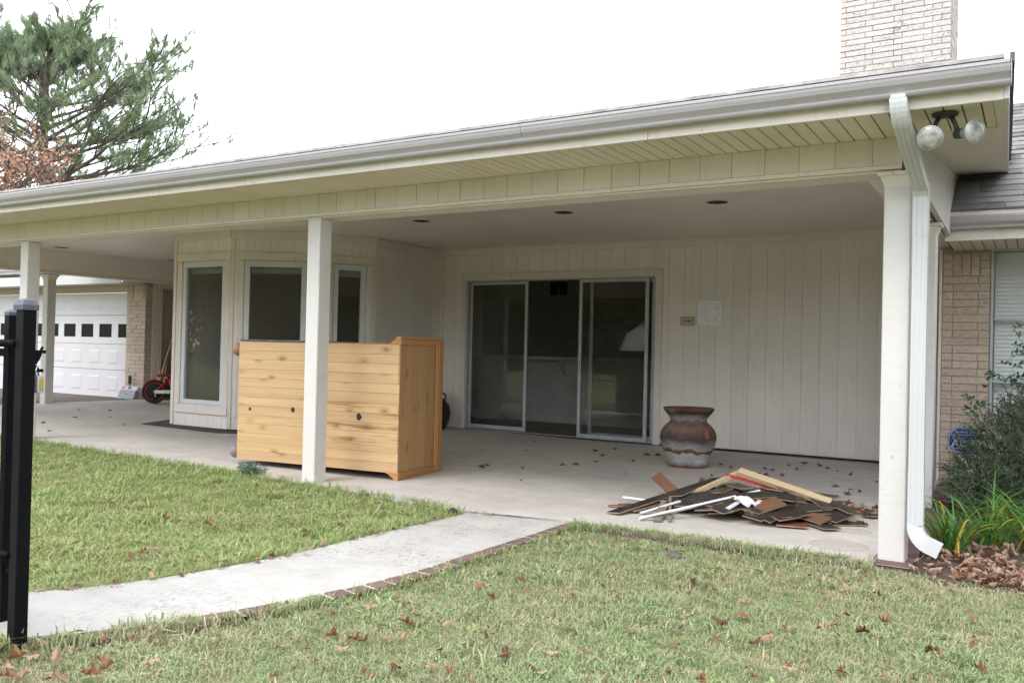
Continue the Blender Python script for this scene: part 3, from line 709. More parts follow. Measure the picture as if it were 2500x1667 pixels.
dpart('sill', X(-6.15), -.07, -.0, X(-3.335), .12, .012, 'bedrock'); dpart('sill_track', X(-6.14), .002, .0125, X(-3.34), .09, .02, 'alu')

# ---- brick wing to the right
WY = 3.8
def brickwall(parent, fx, y0, W, z0, nrows, rows, hrow=.0714, gap=.009, depth=.09, mat=None, holes=(), rot=0, mir=False):
    for r in range(nrows):
        pat = rows[r % len(rows)]
        z = z0+r*hrow
        for a, b_ in zip(pat, pat[1:]):
            x0, x1 = a*W, b_*W
            if any(h[0] < (x0+x1)/2 < h[1] and h[2] < z+hrow/2 < h[3] for h in holes): continue
            wv = random.uniform(-.002, .004)
            o = obj('brick', bmesh_box(round(x1-x0-gap, 3), depth, hrow-gap, mat, .003), parent, (fx+x0+gap/2, y0-wv, z+gap/2))
wing = MB().box(-.03, WY-.003, -.1, .372, WY+.2, 2.16).box(1.62, WY-.003, -.1, 4.0, WY+.2, 2.16).box(.372, WY-.003, -.1, 1.62, WY+.2, .50)
wing = obj('brick_wall', wing.mesh('brick_wall', M['mortar']), house)
hr = .0714
rowsW = [[0, .22, 1.0-.23, 1], [0, .76, 1], [0, .22, .55, 1], [0, .3, .77, 1]]
rowsW = [[0, .23, .75, 1], [0, .23, 1.0], [0, .75, 1.0], [0, .23, .77, 1]]
z = -.02; r = 0
while z+hr < 2.15:
    sold = 2.15-4.05*hr-.02 < z < 2.15-hr*.2
    for a, b_ in zip(*( (lambda p: (p, p[1:]))(rowsW[r % 4]) )):
        x0, x1 = -.028+a*.395, -.028+b_*.395
        if sold: continue
        obj('brick', bmesh_box(round(x1-x0-.008, 3), .09, hr-.008, M['wallbrick'], .003), wing, (x0+.004, WY-.01+random.uniform(-.004, .003), z+.004))
    if sold:
        for x0, x1 in ((-.028, .060), (.285, .367)):
            obj('brick', bmesh_box(round(x1-x0-.008, 3), .09, hr-.008, M['wallbrick'], .003), wing, (x0+.004, WY-.01+random.uniform(-.004, .003), z+.004))
    # below the window
    if z+hr < .50:
        xx = .375-(.1 if r % 2 else 0)
        while xx < 3.6:
            obj('brick', bmesh_box(.292, .09, hr-.008, M['wallbrick'], .003), wing, (max(xx, .372)+.004, WY-.01+random.uniform(-.004, .003), z+.004)) if xx > .3 else None; xx += .3
    z += hr; r += 1
zt = z; zb_ = zt-4*hr if False else None
ns = sum(1 for k in range(40) if 2.15-4.05*hr-.02 < -.02+k*hr < 2.15-hr*.2 and -.02+k*hr+hr < 2.15)
k0 = [k for k in range(40) if 2.15-4.05*hr-.02 < -.02+k*hr < 2.15-hr*.2][0]
for i in range(3): obj('brick', bmesh_box(.068, .09, ns*hr-.008, M['wallbrick'], .003), wing, (.062+i*.0745, WY-.012-(.012 if i == 1 else 0), -.02+k0*hr+.004))
box('corner_trim', -.055, WY-.02, .0, -.030, WY+.05, 2.16, M['trim'], house)
# window with blinds
wf = Frame(.372, WY, 0)
wf2 = MB().box(0, -.02, .52, .022, .10, 2.15).box(0.022, -.02, 2.13, 1.25, .1, 2.15).box(.022, -.02, .50, 1.25, .1, .53).box(1.228, -.02, .53, 1.25, .1, 2.13).box(.022, .015, 1.50, 1.228, .05, 1.52).box(.022, .0, .93, 1.228, .05, .965)
wo = obj('window', wf2.mesh('window', M['alu'], bevel=.002), house, wf.w(0, 0, 0))
obj('pane', bmesh_box(1.205, .004, 1.60, M['glassclear'], 0), wo, (.022, .06, .53))
zz = 2.08; i = 0
while zz > .56:
    s_ = MB().box(0, -.012, -.0012, 1.18, .012, .0012, mat=Matrix.Rotation(R(62), 4, 'X'))
    if 'slat' not in _bc: _bc['slat'] = MB().box(0, -.0205, -.0012, 1.18, .0205, .0012, mat=Matrix.Rotation(R(66), 4, 'X')).mesh('slat', M['blind'])
    obj('slat', _bc['slat'], wo, (.03, .11, zz)); zz -= .0365; i += 1
box('headrail', .40, WY+.09, 2.08, 1.6, WY+.13, 2.125, M['blind'], house); box('room_backing', .36, WY+.25, .4, 1.65, WY+.27, 2.16, M['blind'], house)
# soffit, fascia, gutter and roof of the wing
sf2 = box('wing_soffit', .05, 3.03, 2.163, 4.2, WY+.15, 2.18, M['dark'], house, 0)
x = .07
while x < 2.2: obj('soffit_panel', bmesh_box(.079, .77, .012, M['trim'], .0015), sf2, (x-.05, 0, -.015)); x += .0865
box('fascia_board', .052, 3.005, 2.142, 4.2, 3.028, 2.36, M['trim'], house)
dy = 3.58; dz = -.188
gp2 = [(y+dy, z_+dz) for y, z_ in gp]
g2 = MB().prism(gp2, .095, 4.2, 'x').prism([(y+dy, z_+dz) for y, z_ in gp[:12]]+[(dy-.58, 2.522+dz)], .092, .0955, 'x'); obj('gutter', g2.mesh('gutter', M['gutter'], bevel=.001), house)
obj('drip_edge', MB().prism([(2.965, 2.345), (2.965, 2.388), (3.1, 2.44), (3.1, 2.42)], .092, 4.2, 'x').mesh('drip', M['trim']), house)
def shingles(name, parent, O, ux, us, W, H, course=.142, mat=None, seed=1):
    """overlapping tabs: O origin, ux along, us up the slope"""
    rnd = random.Random(seed); ux = Vector(ux); us = Vector(us).normalized(); nn = ux.cross(us).normalized()
    if nn.z < 0: nn = -nn
    vs = []; fs = []; tb = []
    nr = int(H/course)
    for r_ in range(nr):
        x_ = -rnd.uniform(0, .25)
        while x_ < W:
            w_ = rnd.choice((.1, .14, .17, .2, .26, .33)); a, b2 = max(0, x_), min(W, x_+w_); x_ += w_
            if b2-a < .01: continue
            t = rnd.choice((.004, .005, .010, .012)); y0 = r_*course-rnd.choice((0, 0, .004)); y1 = y0+course*1.05
            o = len(vs)
            for (px, py, ph) in ((a, y0, t+.004), (b2, y0, t+.004), (b2, y1, .002), (a, y1, .002), (a, y0, -.004), (b2, y0, -.004)): vs.append(Vector(O)+ux*px+us*py+nn*ph)
            fs += [(o, o+1, o+2, o+3), (o+4, o+5, o+1, o), (o+4, o, o+3), (o+1, o+5, o+2)]; q = rnd.random(); tb += [q]*4
    me = bpy.data.meshes.new(name); me.from_pydata(vs, [], fs); me.materials.append(mat or M['shingle'])
    at = me.attributes.new('tab', 'FLOAT', 'FACE'); at.data.foreach_set('value', tb)
    return obj(name, me, parent, kind='stuff')
wr = obj('wing_roof', MB().prism([(2.97, 2.355), (2.97, 2.39), (5.85, 4.0), (9, 2.6), (9, 2.4), (5.85, 3.9)], .092, 7, 'x').mesh('wing_roof', M['shingle']), house)
sl_ = Vector((0, 2.88, 1.61)).normalized()
shingles('shingles', wr, (.10, 2.955, 2.388), (1, 0, 0), sl_, 4.5, 3.30)
# ---- chimney
CX0, CX1, CY0, CY1 = -1.38, -.161, 5.8, 6.72
ch = obj('chimney', MB().box(CX0+.006, CY0+.005, 2.9, CX1-.005, CY1, 6.3).mesh('chimney', M['chimmortar']), house)
Wc = CX1-CX0
t1 = [0, .059, .310, .575, .842, .921, 1]; t2 = [0, .240, .501, .765, 1]; t3 = [0, .059, .310, .575, .842, .921, 1]; t4 = [0, .240, .501, .765, 1]
nr = 36; z0 = 4.1
for r in range(nr):
    z = z0+r*.0675
    if z > 6.2: break
    for a, b_ in zip((t1, t2)[r % 2], (t1, t2)[r % 2][1:]):
        obj('brick', bmesh_box(round((b_-a)*Wc-.009, 3), .08, .0585, M['chimbrick'], .003), ch, (CX0+a*Wc+.0045, CY0-random.uniform(-.001, .005), z+.004))
    ys = [0, .1, .4, .7, .92] if r % 2 else [0, .3, .6, .92]
    for a, b_ in zip(ys, ys[1:]):
        obj('brick', bmesh_box(.08, round(b_-a-.009, 3), .0585, M['chimbrick'], .003), ch, (CX1-.08+random.uniform(0, .004)+.0, CY0+max(a, .09)+.0045 if a == 0 else CY0+a+.0045, z+.004)) if not (a == 0 and r % 2) else None

# ---- fittings on the house
for i, (x, y, lb) in enumerate(((-5.127, 2.436, 'dark round recessed ceiling can above the pine armoire'), (-3.393, 2.528, 'middle dark recessed can, above the sliding glass door'), (-1.807, 2.562, 'recessed ceiling can nearest the right porch post, above the plain siding'),
                             (-12.04, 2.49, 'recessed ceiling can behind the leftmost front porch post'), (-11.99, 4.43, 'recessed ceiling can beside the left edge of the bay window'))):
    t = thing('recessed_light', lb, 'ceiling light', (x, y, ZC), 0, 'recessed cans in the porch ceiling')
    obj('trim_ring', MB().lathe([(.108, -.002), (.108, -.006), (.098, -.006), (.098, -.0015)], 28).mesh('ring', M['ceiling'], smooth=False), t)
    obj('baffle', MB().lathe([(.099, -.0045), (.0, -.004)], 28).mesh('baffle', M['dark']), t)
t = thing('flood_light', 'twin bulb floodlight on dark bracket under the eave corner', 'floodlight', (.338, -.40, ZF-.004))
obj('mounting_plate', MB().lathe([(.0, 0), (.062, 0), (.060, -.010), (.03, -.016), (.0, -.016)], 28, cap=False).mesh('plate', M['bronze'], True), t)
for s, tgt_, dirv in ((-1, (-.060, -.02, -.118), (.05, -.95, -.22)), (1, (.060, .01, -.105), (.72, -.62, -.10))):
    a = Vector((s*.028, 0, -.012)); b_ = Vector(tgt_); d = Vector(dirv).normalized()
    arm = obj('arm', MB().tube([a, a.lerp(b_, .5)+Vector((s*.002, 0, .004)), b_], [.013, .011, .014], 10).tube([b_-d*.015, b_+d*.012], [.018, .018], 10).mesh('arm', M['bronze'], True), t)
    q = d.to_track_quat('Z', 'Y').to_matrix().to_4x4(); mt = Matrix.Translation(b_) @ q
    obj('socket', MB().lathe([(.0, -.012), (.024, -.012), (.026, .03), (.028, .045)], 20, mt, cap=False).mesh('socket', M['bronze'], True), t)
    obj('bulb', MB().lathe([(.026, .035), (.034, .055), (.052, .085), (.0585, .102), (.056, .108), (.038, .114), (.012, .117), (.0, .1172)], 32, mt, cap=False).mesh('bulb', M['lampglass'], True), t)
    obj('bulb_rim', MB().lathe([(.0575, .100), (.0605, .102), (.0605, .107), (.056, .1085)], 32, mt, cap=False).mesh('bulb_rim', M['alu'], True), t)
t = thing('wall_speaker', 'square white speaker panel screwed to the siding right of the door', 'speaker', (-2.784, 4.885, 1.467))
box('frame', 0, -.016, 0, .315, -.001, .315, M['whiteplastic'], t, .004); box('grille', .045, -.020, .045, .27, -.0165, .27, M['whiteplastic'], t, .003)
sc = MB()
for x in (.02, .295): 
    for z in (.02, .295): sc.lathe([(.005, 0), (.004, .003)], 8, Matrix.Translation((x, -.016, z)) @ Matrix.Rotation(PI/2, 4, 'X'))
for x in (.09, .225):
    for z in (.09, .225): sc.lathe([(.006, 0), (.006, .003)], 8, Matrix.Translation((x, -.020, z)) @ Matrix.Rotation(PI/2, 4, 'X'))
obj('screws', sc.mesh('screws', M['bronze']), t)
t = thing('outlet_cover', 'small beige weatherproof switch box left of the speaker panel', 'outlet', (-3.0, 4.885, 1.478))
box('cover', 0, -.022, 0, .185, -.001, .105, M['beigeplastic'], t, .008)
lv = MB()
for x in (.06, .10, .125): lv.box(x, -.028, .045, x+.014, -.0225, .062)
obj('switches', lv.mesh('switches', M['bedrock']), t)

# ================================================================== GARAGE
gar = thing('garage', 'attached garage with white sectional door and tan brick pier', 'garage')
gx0, gx1, gy = -18.6, -13.65, 4.8
gd = obj('garage_door', MB().box(gx0, gy+.02, .07, gx1, gy+.06, 2.035).mesh('garage_door', M['dark']), gar)
rows_z = [(.082, .585), (.592, 1.070), (1.077, 1.610), (1.617, 2.030)]
for ri, (a, b_) in enumerate(rows_z):
    secs = MB()
    secs.box(gx0, gy, a, gx1, gy+.02, b_) if ri != 2 else None
    if ri == 2:
        cols = [gx1-.009-.305*0]
        xe = gx1; wins = []
        c0 = -13.66
        k = 0
        wx = [(-13.965, -13.662)]+[(-14.544-.570*i, -14.161-.570*i) for i in range(7)]
        prev = gx1
        for (p, q) in wx:
            secs.box(q, gy, a, prev, gy+.02, b_); secs.box(p, gy, a, q, gy+.02, 1.20); secs.box(p, gy, 1.452, q, gy+.02, b_); prev = p
        secs.box(gx0, gy, a, prev, gy+.02, b_)
    so_ = obj('door_section', secs.mesh('door_section', M['garagedoor'], bevel=.003 if ri != 2 else 0), gd)
    if ri == 2:
        for (p, q) in wx: obj('window_pane', bmesh_box(q-p, .006, .252, M['darkpane'], 0), so_, (p, gy+.008, 1.20))
    else:
        x = -13.93
        while x > gx0+.5:
            w_ = .345; zc0, zc1 = a+.11, b_-.11
            e_ = MB()
            # raised panel: bevelled pillow
            e_.add([(x-w_, gy-.0005, zc0), (x, gy-.0005, zc0), (x, gy-.0005, zc1), (x-w_, gy-.0005, zc1), (x-w_+.035, gy-.007, zc0+.03), (x-.03, gy-.007, zc0+.03), (x-.03, gy-.007, zc1-.03), (x-w_+.03, gy-.007, zc1-.03)],
                   [(0, 1, 5, 4), (1, 2, 6, 5), (2, 3, 7, 6), (3, 0, 4, 7), (4, 5, 6, 7)])
            obj('raised_panel', e_.mesh('raised', M['garagedoor']), so_); x -= .57
pier = obj('brick_pier', MB().box(gx1+.012, gy-.0495, .06, -13.115, gy+.3, 2.2).mesh('brick_pier', M['mortar']), gar)
pw = .55; z = .07; r = 0
while z < 2.12:
    pat = ([0, .55, 1], [0, .2, .75, 1], [0, .3, 1])[r % 3]
    for a, b_ in zip(pat, pat[1:]):
        if z > 1.86 and True: continue
        obj('brick', bmesh_box(round((b_-a)*pw-.008, 3), .09, hr-.008, M['wallbrick'], .003), pier, (gx1+.008+a*pw, gy-.055+random.uniform(-.005, .003), z+.004))
    z += hr; r += 1
for x0, w_ in ((gx1+.004, .12), (gx1+.134, .06), (gx1+.20, .24), (gx1+.45, .055), (gx1+.51, .045)):
    obj('brick', bmesh_box(w_-.006, .09, .26, M['wallbrick'], .003), pier, (x0, gy-.055-(.012 if w_ in (.06, .055) else 0), 1.895))
z = .07
while z < 2.1: obj('brick', bmesh_box(.02, .20, hr-.008, M['wallbrick'], .003), pier, (-13.118, gy-.04, z+.004)); z += hr
box('header', gx0, gy-.03, 2.04, gx1+.0, gy+.05, 2.16, M['pinktrim'], gar); box('header_strip', gx0, gy-.045, 2.10, gx1, gy-.031, 2.16, M['pinktrim'], gar)
box('eave_soffit', -19, 4.3, 2.165, -13.16, 4.95, 2.18, M['pinktrim'], gar); box('eave_fascia', -19, 4.275, 2.16, -13.16, 4.299, 2.345, M['whitefascia'], gar)
box('eave_end', -13.159, 4.30, 2.15, -13.14, 5.0, 2.30, M['trim'], gar)
box('drip_edge', -19, 4.262, 2.346, -13.14, 4.31, 2.372, M['dark'], gar)
gr = obj('garage_roof', MB().prism([(4.27, 2.36), (4.27, 2.38), (7.6, 4.6), (11, 2.6), (7.6, 4.5)], -19, -12.9, 'x').mesh('garage_roof', M['shingle']), gar)
shingles('shingles', gr, (-18.9, 4.26, 2.385), (1, 0, 0), Vector((0, 3.33, 2.22)), 6.0, 3.9, seed=4)
gs = Frame(-13.1, 4.9, PI/2)    # side wall that faces the porch
gs.siding('garage_side_wall', 4.6, .07, ZC, gar, [(.185, 1.05, 0, 2.12)], .2, .0)
gs.box('corner_board', -.012, -.024, .08, .07, -.001, 2.3, M['trim'], gar); gs.box('door_casing', .10, -.03, .08, .18, -.001, 2.12, M['trim'], gar); gs.box('door_casing', .10, -.03, 2.123, 1.15, -.001, 2.22, M['trim'], gar)
sd_ = gs.box('side_door', .19, .02, .09, 1.05, .06, 2.115, M['door'], gar)
for (a, b_, c, d) in ((.1, .40, 1.75, 1.95), (.46, .76, 1.75, 1.95), (.1, .40, 1.0, 1.68), (.46, .76, 1.0, 1.68), (.1, .40, .15, .85), (.46, .76, .15, .85)):
    obj('door_inset', bmesh_box(b_-a, .012, d-c, M['door'], .01), sd_, (a, -.008, c-.09))
# far wall that closes the breezeway
bz = Frame(-13.1, 9.2, 0); bz.siding('breezeway_wall', 4.2, .05, ZC, gar, [], .2, 0)

# ================================================================== ARMOIRE lying on its side
AO = Vector((-3.858, .526, 0)); aang = math.atan2(.1099, .9939)
# local frame: x = towards the feet (left), y = away from viewer, z up -> mirror: x axis points along d
ad = Vector((-.9939, -.1099, 0)); an = Vector((-.11, .9939, 0))
arm = thing('armoire', 'honey pine armoire lying on its side with plank back facing the lawn', 'armoire', AO, math.atan2(-.1099*-1, .9939))
# local x runs from the crown end (0) to negative values at the feet end
def ab(nm, x0, y0, z0, x1, y1, z1, mat, par=arm, bev=.003): return obj(nm, bmesh_box(x1-x0, y1-y0, z1-z0, M[mat], bev), par, (x0, y0, z0))
LA = 1.755
hs = [.062, .148, .232, .31, .395, .475, .56, .64, .735, .815, .90, .985, 1.066, 1.149]
tl = lambda z: (z-.062)/(1.149-.062)
backp = ab('carcass', -LA+.01, .014, .07, -.012, .62, 1.14, 'pinedark', arm)
holes_p = [(-1.61, .52), (-1.12, .53), (-.44, .50)]
for i in range(13):
    z0, z1 = hs[i], hs[i+1]
    o = ab('back_plank', -LA, .0+random.uniform(0, .0015), z0+.0006, -.0, .013, z1-.0006, 'pine', arm, .0012)
for (x, z, r) in ((-1.61, .53, .015), (-1.115, .545, .022), (-.40, .52, .028)):
    h = MB(); pts = [(x+r*math.cos(a)*random.uniform(.75, 1.1), z+r*1.15*math.sin(a)*random.uniform(.8, 1.1)) for a in [k*PI/5 for k in range(10)]]
    h.prism(pts, -.0015, .004, 'y'); obj('cord_hole', h.mesh('cord_hole', M['dark']), arm)
h = MB().prism([(-.985, 1.075), (-.972, 1.095), (-.968, 1.07), (-.978, 1.055)], -.0012, .004, 'y'); obj('knot', h.mesh('knot', M['bark']), arm)
ab('side_panel', -LA, .014, 1.140, -.10, .66, 1.151, 'pinetrim', arm)
ab('dark_liner', -LA+.0, .004, 1.152, -LA+.85, .60, 1.170, 'blanket', arm)
ab('dark_liner', -LA+.86, .02, 1.152, -.14, .60, 1.160, 'pinetrim', arm)
# crown end: inner boards and mitred moulding on three sides
ey = [0, .10, .19, .32, .44, .56, .60]
for a, b_ in zip(ey, ey[1:]): ab('end_board', -.012, a+.0005, .070, -.001, b_-.0005, 1.148, 'pinedark', arm, .0008)
def crown(nm, poly3, mat):  # extrude a profile (outwards u, along x) between two end frames
    return None
prof = [(.0, -.115), (.012, -.112), (.018, -.088), (.036, -.070), (.042, -.045), (.060, -.040), (.068, -.034), (.068, .004), (.052, .008), (.046, .004), (.0, .004)]
# (outward offset, x)
def sweep(nm, path, mat, smooth=False):
    """path: list of (base point (y,z), outward dir (y,z)) ; profile swept between them"""
    vs = []; k = len(prof)
    for (by, bz_), (oy, oz) in path:
        for u, x in prof: vs.append((x, by+oy*u, bz_+oz*u))
    fs = [(i*k+j, i*k+(j+1) % k, (i+1)*k+(j+1) % k, (i+1)*k+j) for i in range(len(path)-1) for j in range(k)]+[tuple(range(k)), tuple(range((len(path)-1)*k, len(path)*k))[::-1]]
    return obj(nm, MB().add(vs, fs).mesh(nm, mat), arm)
sweep('crown_moulding', [((0, 1.150), (0, 1)), ((.669, 1.150), (1, 1))], M['pinetrim'])
sweep('crown_moulding', [((.669, 1.150), (1, 1)), ((.669, .068), (1, -1))], M['pinetrimv'])
sweep('crown_moulding', [((.669, .068), (1, -1)), ((0, .068), (0, -1))], M['pinetrim'])
# inner frame strips on the end face (they read as the inner step of the moulding)
ab('end_strip', -.001, .0, 1.149, .010, .60, 1.190, 'pinetrim', arm); ab('end_strip', -.001, .602, .07, .012, .64, 1.19, 'pinetrimv', arm); ab('end_strip', -.001, .642, .03, .016, .668, 1.19, 'pinetrimv', arm); ab('end_strip', -.001, .0, .02, .010, .60, .069, 'pinetrim', arm)
for z in (.125, 1.075):
    for y in (.10, .52):
        obj('bun_foot', MB().lathe([(0, 0), (.03, 0), (.034, .012), (.055, .022), (.062, .045), (.055, .068), (.034, .080), (.0, .082)], 24, Matrix.Translation((-LA, y-.06, z)) @ Matrix.Rotation(-PI/2, 4, 'Y'), cap=False).mesh('bun_foot', M['footgrey'], True), arm)

# ================================================================== POTS
t = thing('terracotta_pot', 'weathered brown terracotta jar with flared rim on the patio', 'pot', (-2.26, 3.18, .0), .6)
pr_ = [(0, .012), (.195, .012), (.205, .02), (.21, .06), (.205, .068), (.20, .07), (.215, .10), (.24, .15), (.268, .22), (.280, .285), (.276, .33), (.258, .375), (.225, .415), (.195, .438), (.183, .455), (.184, .475), (.198, .50), (.222, .53), (.243, .555), (.252, .57), (.254, .582), (.246, .590), (.232, .588), (.21, .56), (.175, .50), (.165, .45), (.2, .40), (.24, .30), (.22, .15), (.17, .05), (0, .045)]
obj('jar', MB().lathe(pr_, 64, cap=False).mesh('jar', M['pot'], True), t)
obj('saucer', MB().lathe([(0, 0), (.175, 0), (.19, .004), (.192, .013), (0, .0135)], 48, cap=False).mesh('saucer', M['terracotta'], True), t)
ch_ = MB()
for (a0, a1, z0, z1) in ((-.95, -.76, .345, .425), (-.86, -.73, .285, .345), (-.83, -.74, .24, .285)):
    for i in range(3):
        pass
def patch(a0, a1, z0, z1, n_=4):
    def rad(z):
        for (r0, q0), (r1, q1) in zip(pr_[5:22], pr_[6:22]):
            if q0 <= z <= q1: return r0+(r1-r0)*(z-q0)/max(q1-q0, 1e-6)
        return .25
    vs = []
    for i in range(n_+1):
        for j in range(n_+1):
            a = a0+(a1-a0)*i/n_; z = z0+(z1-z0)*j/n_; r_ = rad(z)+.0015; vs.append((r_*math.cos(a), r_*math.sin(a), z))
    ch_.add(vs, [(i*(n_+1)+j, (i+1)*(n_+1)+j, (i+1)*(n_+1)+j+1, i*(n_+1)+j+1) for i in range(n_) for j in range(n_)])
av = math.atan2(-8.4, 3.0)-.6      # direction of the viewer in pot space
patch(av+.62, av+.82, .30, .375); patch(av+.66, av+.84, .375, .41); patch(av+.50, av+.70, .405, .422)
obj('bare_patch', ch_.mesh('bare_patch', M['terracotta'], True), t)
t = thing('dark_vase', 'dark brown round vase mostly hidden behind the armoire', 'vase', (-6.36, 4.45, .0))
obj('body', MB().lathe([(0, .0), (.12, .0), (.14, .03), (.20, .12), (.225, .25), (.20, .36), (.12, .44), (.08, .47), (.085, .52), (.12, .56), (.115, .565), (.07, .5), (0, .5)], 40, cap=False).mesh('vase', M['potdark'], True), t)
obj('handle', MB().tube([(.08, 0, .49), (.16, -.02, .52), (.20, -.03, .50), (.19, -.03, .44), (.16, -.02, .40)], .013, 8).mesh('handle', M['potdark'], True), t)

# ================================================================== DEBRIS PILE
def plank(name, L, W, T, mat, edge, label, cat, p, rot, group=None):
    """long board with a facing on top and a core that shows at the edges"""
    mb = MB(); mb.box(-L/2, -W/2, 0, L/2, W/2, T*.80, 1); mb.box(-L/2, -W/2+.0008, T*.80, L/2, W/2-.0008, T, 0)
    o = obj(name, mb.mesh(name, [mat, edge]), None, p, rot); return tag(o, label, cat, group)
def span(name, a, b_, W, T, mat, edge, label, cat, roll=0, group=None, base=False):
    a, b_ = Vector(a), Vector(b_); d = b_-a; L = d.length
    q = Matrix.Rotation(math.atan2(d.y, d.x), 4, 'Z') @ Matrix.Rotation(-math.asin(d.z/L), 4, 'Y') @ Matrix.Rotation(roll, 4, 'X')
    return plank(name, L, W, T, mat, edge, label, cat, (a+b_)/2, q.to_euler(), group)
L_, C_ = M['laminate'], M['plank_edge']
def mound(x, y):
    dx, dy = (x+1.0)/.62, (y-1.02)/.48
    return .175*math.exp(-(dx*dx+dy*dy)*1.15)
rs = random.Random(11)
cnt = 0
spots = []
for i in range(92):
    for _ in range(40):
        a = rs.uniform(0, 2*PI); rr = math.sqrt(rs.random())
        x = -1.0+.62*rr*math.cos(a); y = 1.02+.46*rr*math.sin(a)
        if all((x-u)**2+(y-v)**2 > .0045 for u, v in spots): break
    spots.append((x, y))
spots.sort(key=lambda q: mound(*q))
extra = [(-.34, 1.55), (-.22, 1.35), (-.48, 1.30), (-.45, .72), (-.40, .95), (-.62, .62), (-.75, 2.1), (-.55, 1.75), (-.28, 1.0), (-.20, 1.75)]
for i, (x, y) in enumerate(extra+spots):
    L = rs.uniform(.14, .30); W = rs.choice((.11, .125, .14)); m = mound(x, y)
    z = .003+m*rs.uniform(.5, 1.05)+ (0.007*(i % 4))
    gx = (mound(x+.05, y)-mound(x-.05, y))/.1; gy_ = (mound(x, y+.05)-mound(x, y-.05))/.1
    nrm = Vector((-gx*.45+rs.uniform(-.12, .12), -gy_*.75-rs.uniform(-.08, .16), 1)).normalized()
    if i < len(extra): nrm = Vector((rs.uniform(-.02, .02), rs.uniform(-.02, .02), 1)).normalized(); z = .003+.010*(i % 2)
    rz = rs.choice((.55, .8, -.45, -.8, 1.1, 2.3))+rs.uniform(-.25, .25)
    q = nrm.to_track_quat('Z', 'Y').to_matrix().to_4x4() @ Matrix.Rotation(rz, 4, 'Z')
    red = i in (5, 12)
    mt = M['redlam'] if red else (M['brownboard'] if i % 23 == 5 else L_)
    if red: lab, g_ = 'broken red brown board piece at the front of the debris pile', 'red brown board pieces in the pile'
    elif mt is L_: lab, g_ = 'broken dark laminate flooring piece lying in the debris pile', 'dark flooring pieces in the debris pile'
    else: lab, g_ = 'broken mid brown board piece tangled in the debris pile', 'mid brown board pieces in the pile'
    # keep the lowest corner on the slab
    low = min((q @ Vector((sx*L/2, sy*W/2, 0))).z for sx in (-1, 1) for sy in (-1, 1))
    z = max(z, .003-low)
    plank('flooring_piece', L, W, .010, mt, C_, lab, 'board', (x, y, z), q.to_euler(), g_)
span('lumber', (-1.47, .93, .05), (-1.10, 1.16, .258), .030, .032, M['lumber'], M['lumber'], 'shorter pale stud rising to the peak of the debris pile', 'lumber', R(8))
span('lumber', (-1.135, 1.15, .250), (-.475, 1.12, .095), .060, .036, M['lumber'], M['lumber'], 'longer pale stud sloping down right from the pile peak', 'lumber', R(28))
span('long_board', (-1.75, .275, .008), (-1.42, 1.58, .13), .11, .013, L_, C_, 'longest dark board, its tip touching slab left of the pile', 'board', R(-6))
span('long_board', (-1.69, .42, .006), (-1.36, 1.5, .10), .12, .013, L_, C_, 'second long dark board, tucked under the longest one', 'board', R(-10))
span('white_strip', (-1.51, .185, .010), (-.93, .965, .155), .035, .014, M['whiteboard'], M['whiteboard'], 'long white painted strip across the front of the pile', 'trim strip', R(-35))
span('white_strip', (-1.88, .74, .035), (-1.66, .75, .03), .045, .014, M['whiteboard'], M['whiteboard'], 'short white strip at the left end of the pile', 'trim strip', R(-30))
span('white_strip', (-1.59, .40, .012), (-1.42, .68, .07), .045, .012, M['whiteboard'], M['whiteboard'], 'bluish white strip below the long dark boards', 'trim strip', R(-15))
span('white_strip', (-1.03, .55, .08), (-.98, .66, .12), .045, .012, M['whiteboard'], M['whiteboard'], 'small white offcut beside the white rag', 'trim strip', R(-15))
span('red_strip', (-1.215, 1.09, .235), (-.86, 1.16, .150), .016, .016, M['redstrip'], M['redstrip'], 'bright red strip crossing under the two pale studs', 'trim strip')
span('brown_slat', (-1.84, 1.28, .15), (-1.60, 1.10, .05), .085, .014, M['brownboard'], C_, 'brown slat sticking up from the left of the pile', 'slat', R(38))
span('pale_slat', (-1.40, .21, .006), (-1.53, .70, .06), .06, .010, M['twig'], M['twig'], 'wider grey slat poking out of the pile front', 'slat')
span('pale_slat', (-1.33, .262, .006), (-1.52, .76, .075), .022, .010, M['twig'], M['twig'], 'narrow grey slat crossing the wider grey one', 'slat')
span('pale_slat', (-.91, .63, .05), (-.86, .74, .13), .035, .012, M['lumber'], M['lumber'], 'short pale stick under the white rag', 'slat')
span('flat_stick', (-.62, .95, .055), (-.28, .98, .02), .018, .008, C_, C_, 'thin brown stick right of the longer pale stud', 'stick')
span('brown_slat', (-1.86, .60, .006), (-1.60, .73, .02), .05, .012, M['brownboard'], C_, 'flat brown slat just below the short white strip', 'slat')
span('brown_slat', (-1.90, .52, .006), (-1.78, .60, .010), .03, .012, M['redlam'], C_, 'smallest reddish slat at the far left of the pile', 'slat')
# rag: crumpled cloth
bm = bmesh.new(); bmesh.ops.create_grid(bm, x_segments=22, y_segments=14, size=1)
for v in bm.verts:
    x, y = v.co.x, v.co.y; e = 1+.25*math.sin(3*math.atan2(y, x)+.7)+.12*math.sin(7*math.atan2(y, x))
    v.co = Vector((x*.075*e, y*.035*e, .012*math.sin(5*x+2*y)+.009*math.sin(7*y-3*x)+.006*math.sin(9*x*y+1)-.018*(x*x)))
me = bpy.data.meshes.new('rag'); bm.to_mesh(me); bm.free(); me.materials.append(M['rag']); me.polygons.foreach_set('use_smooth', [True]*len(me.polygons))
tag(obj('rag', me, None, (-.93, .66, .135), (R(28), R(8), .2)), 'crumpled white rag on top of the dark boards', 'rag')

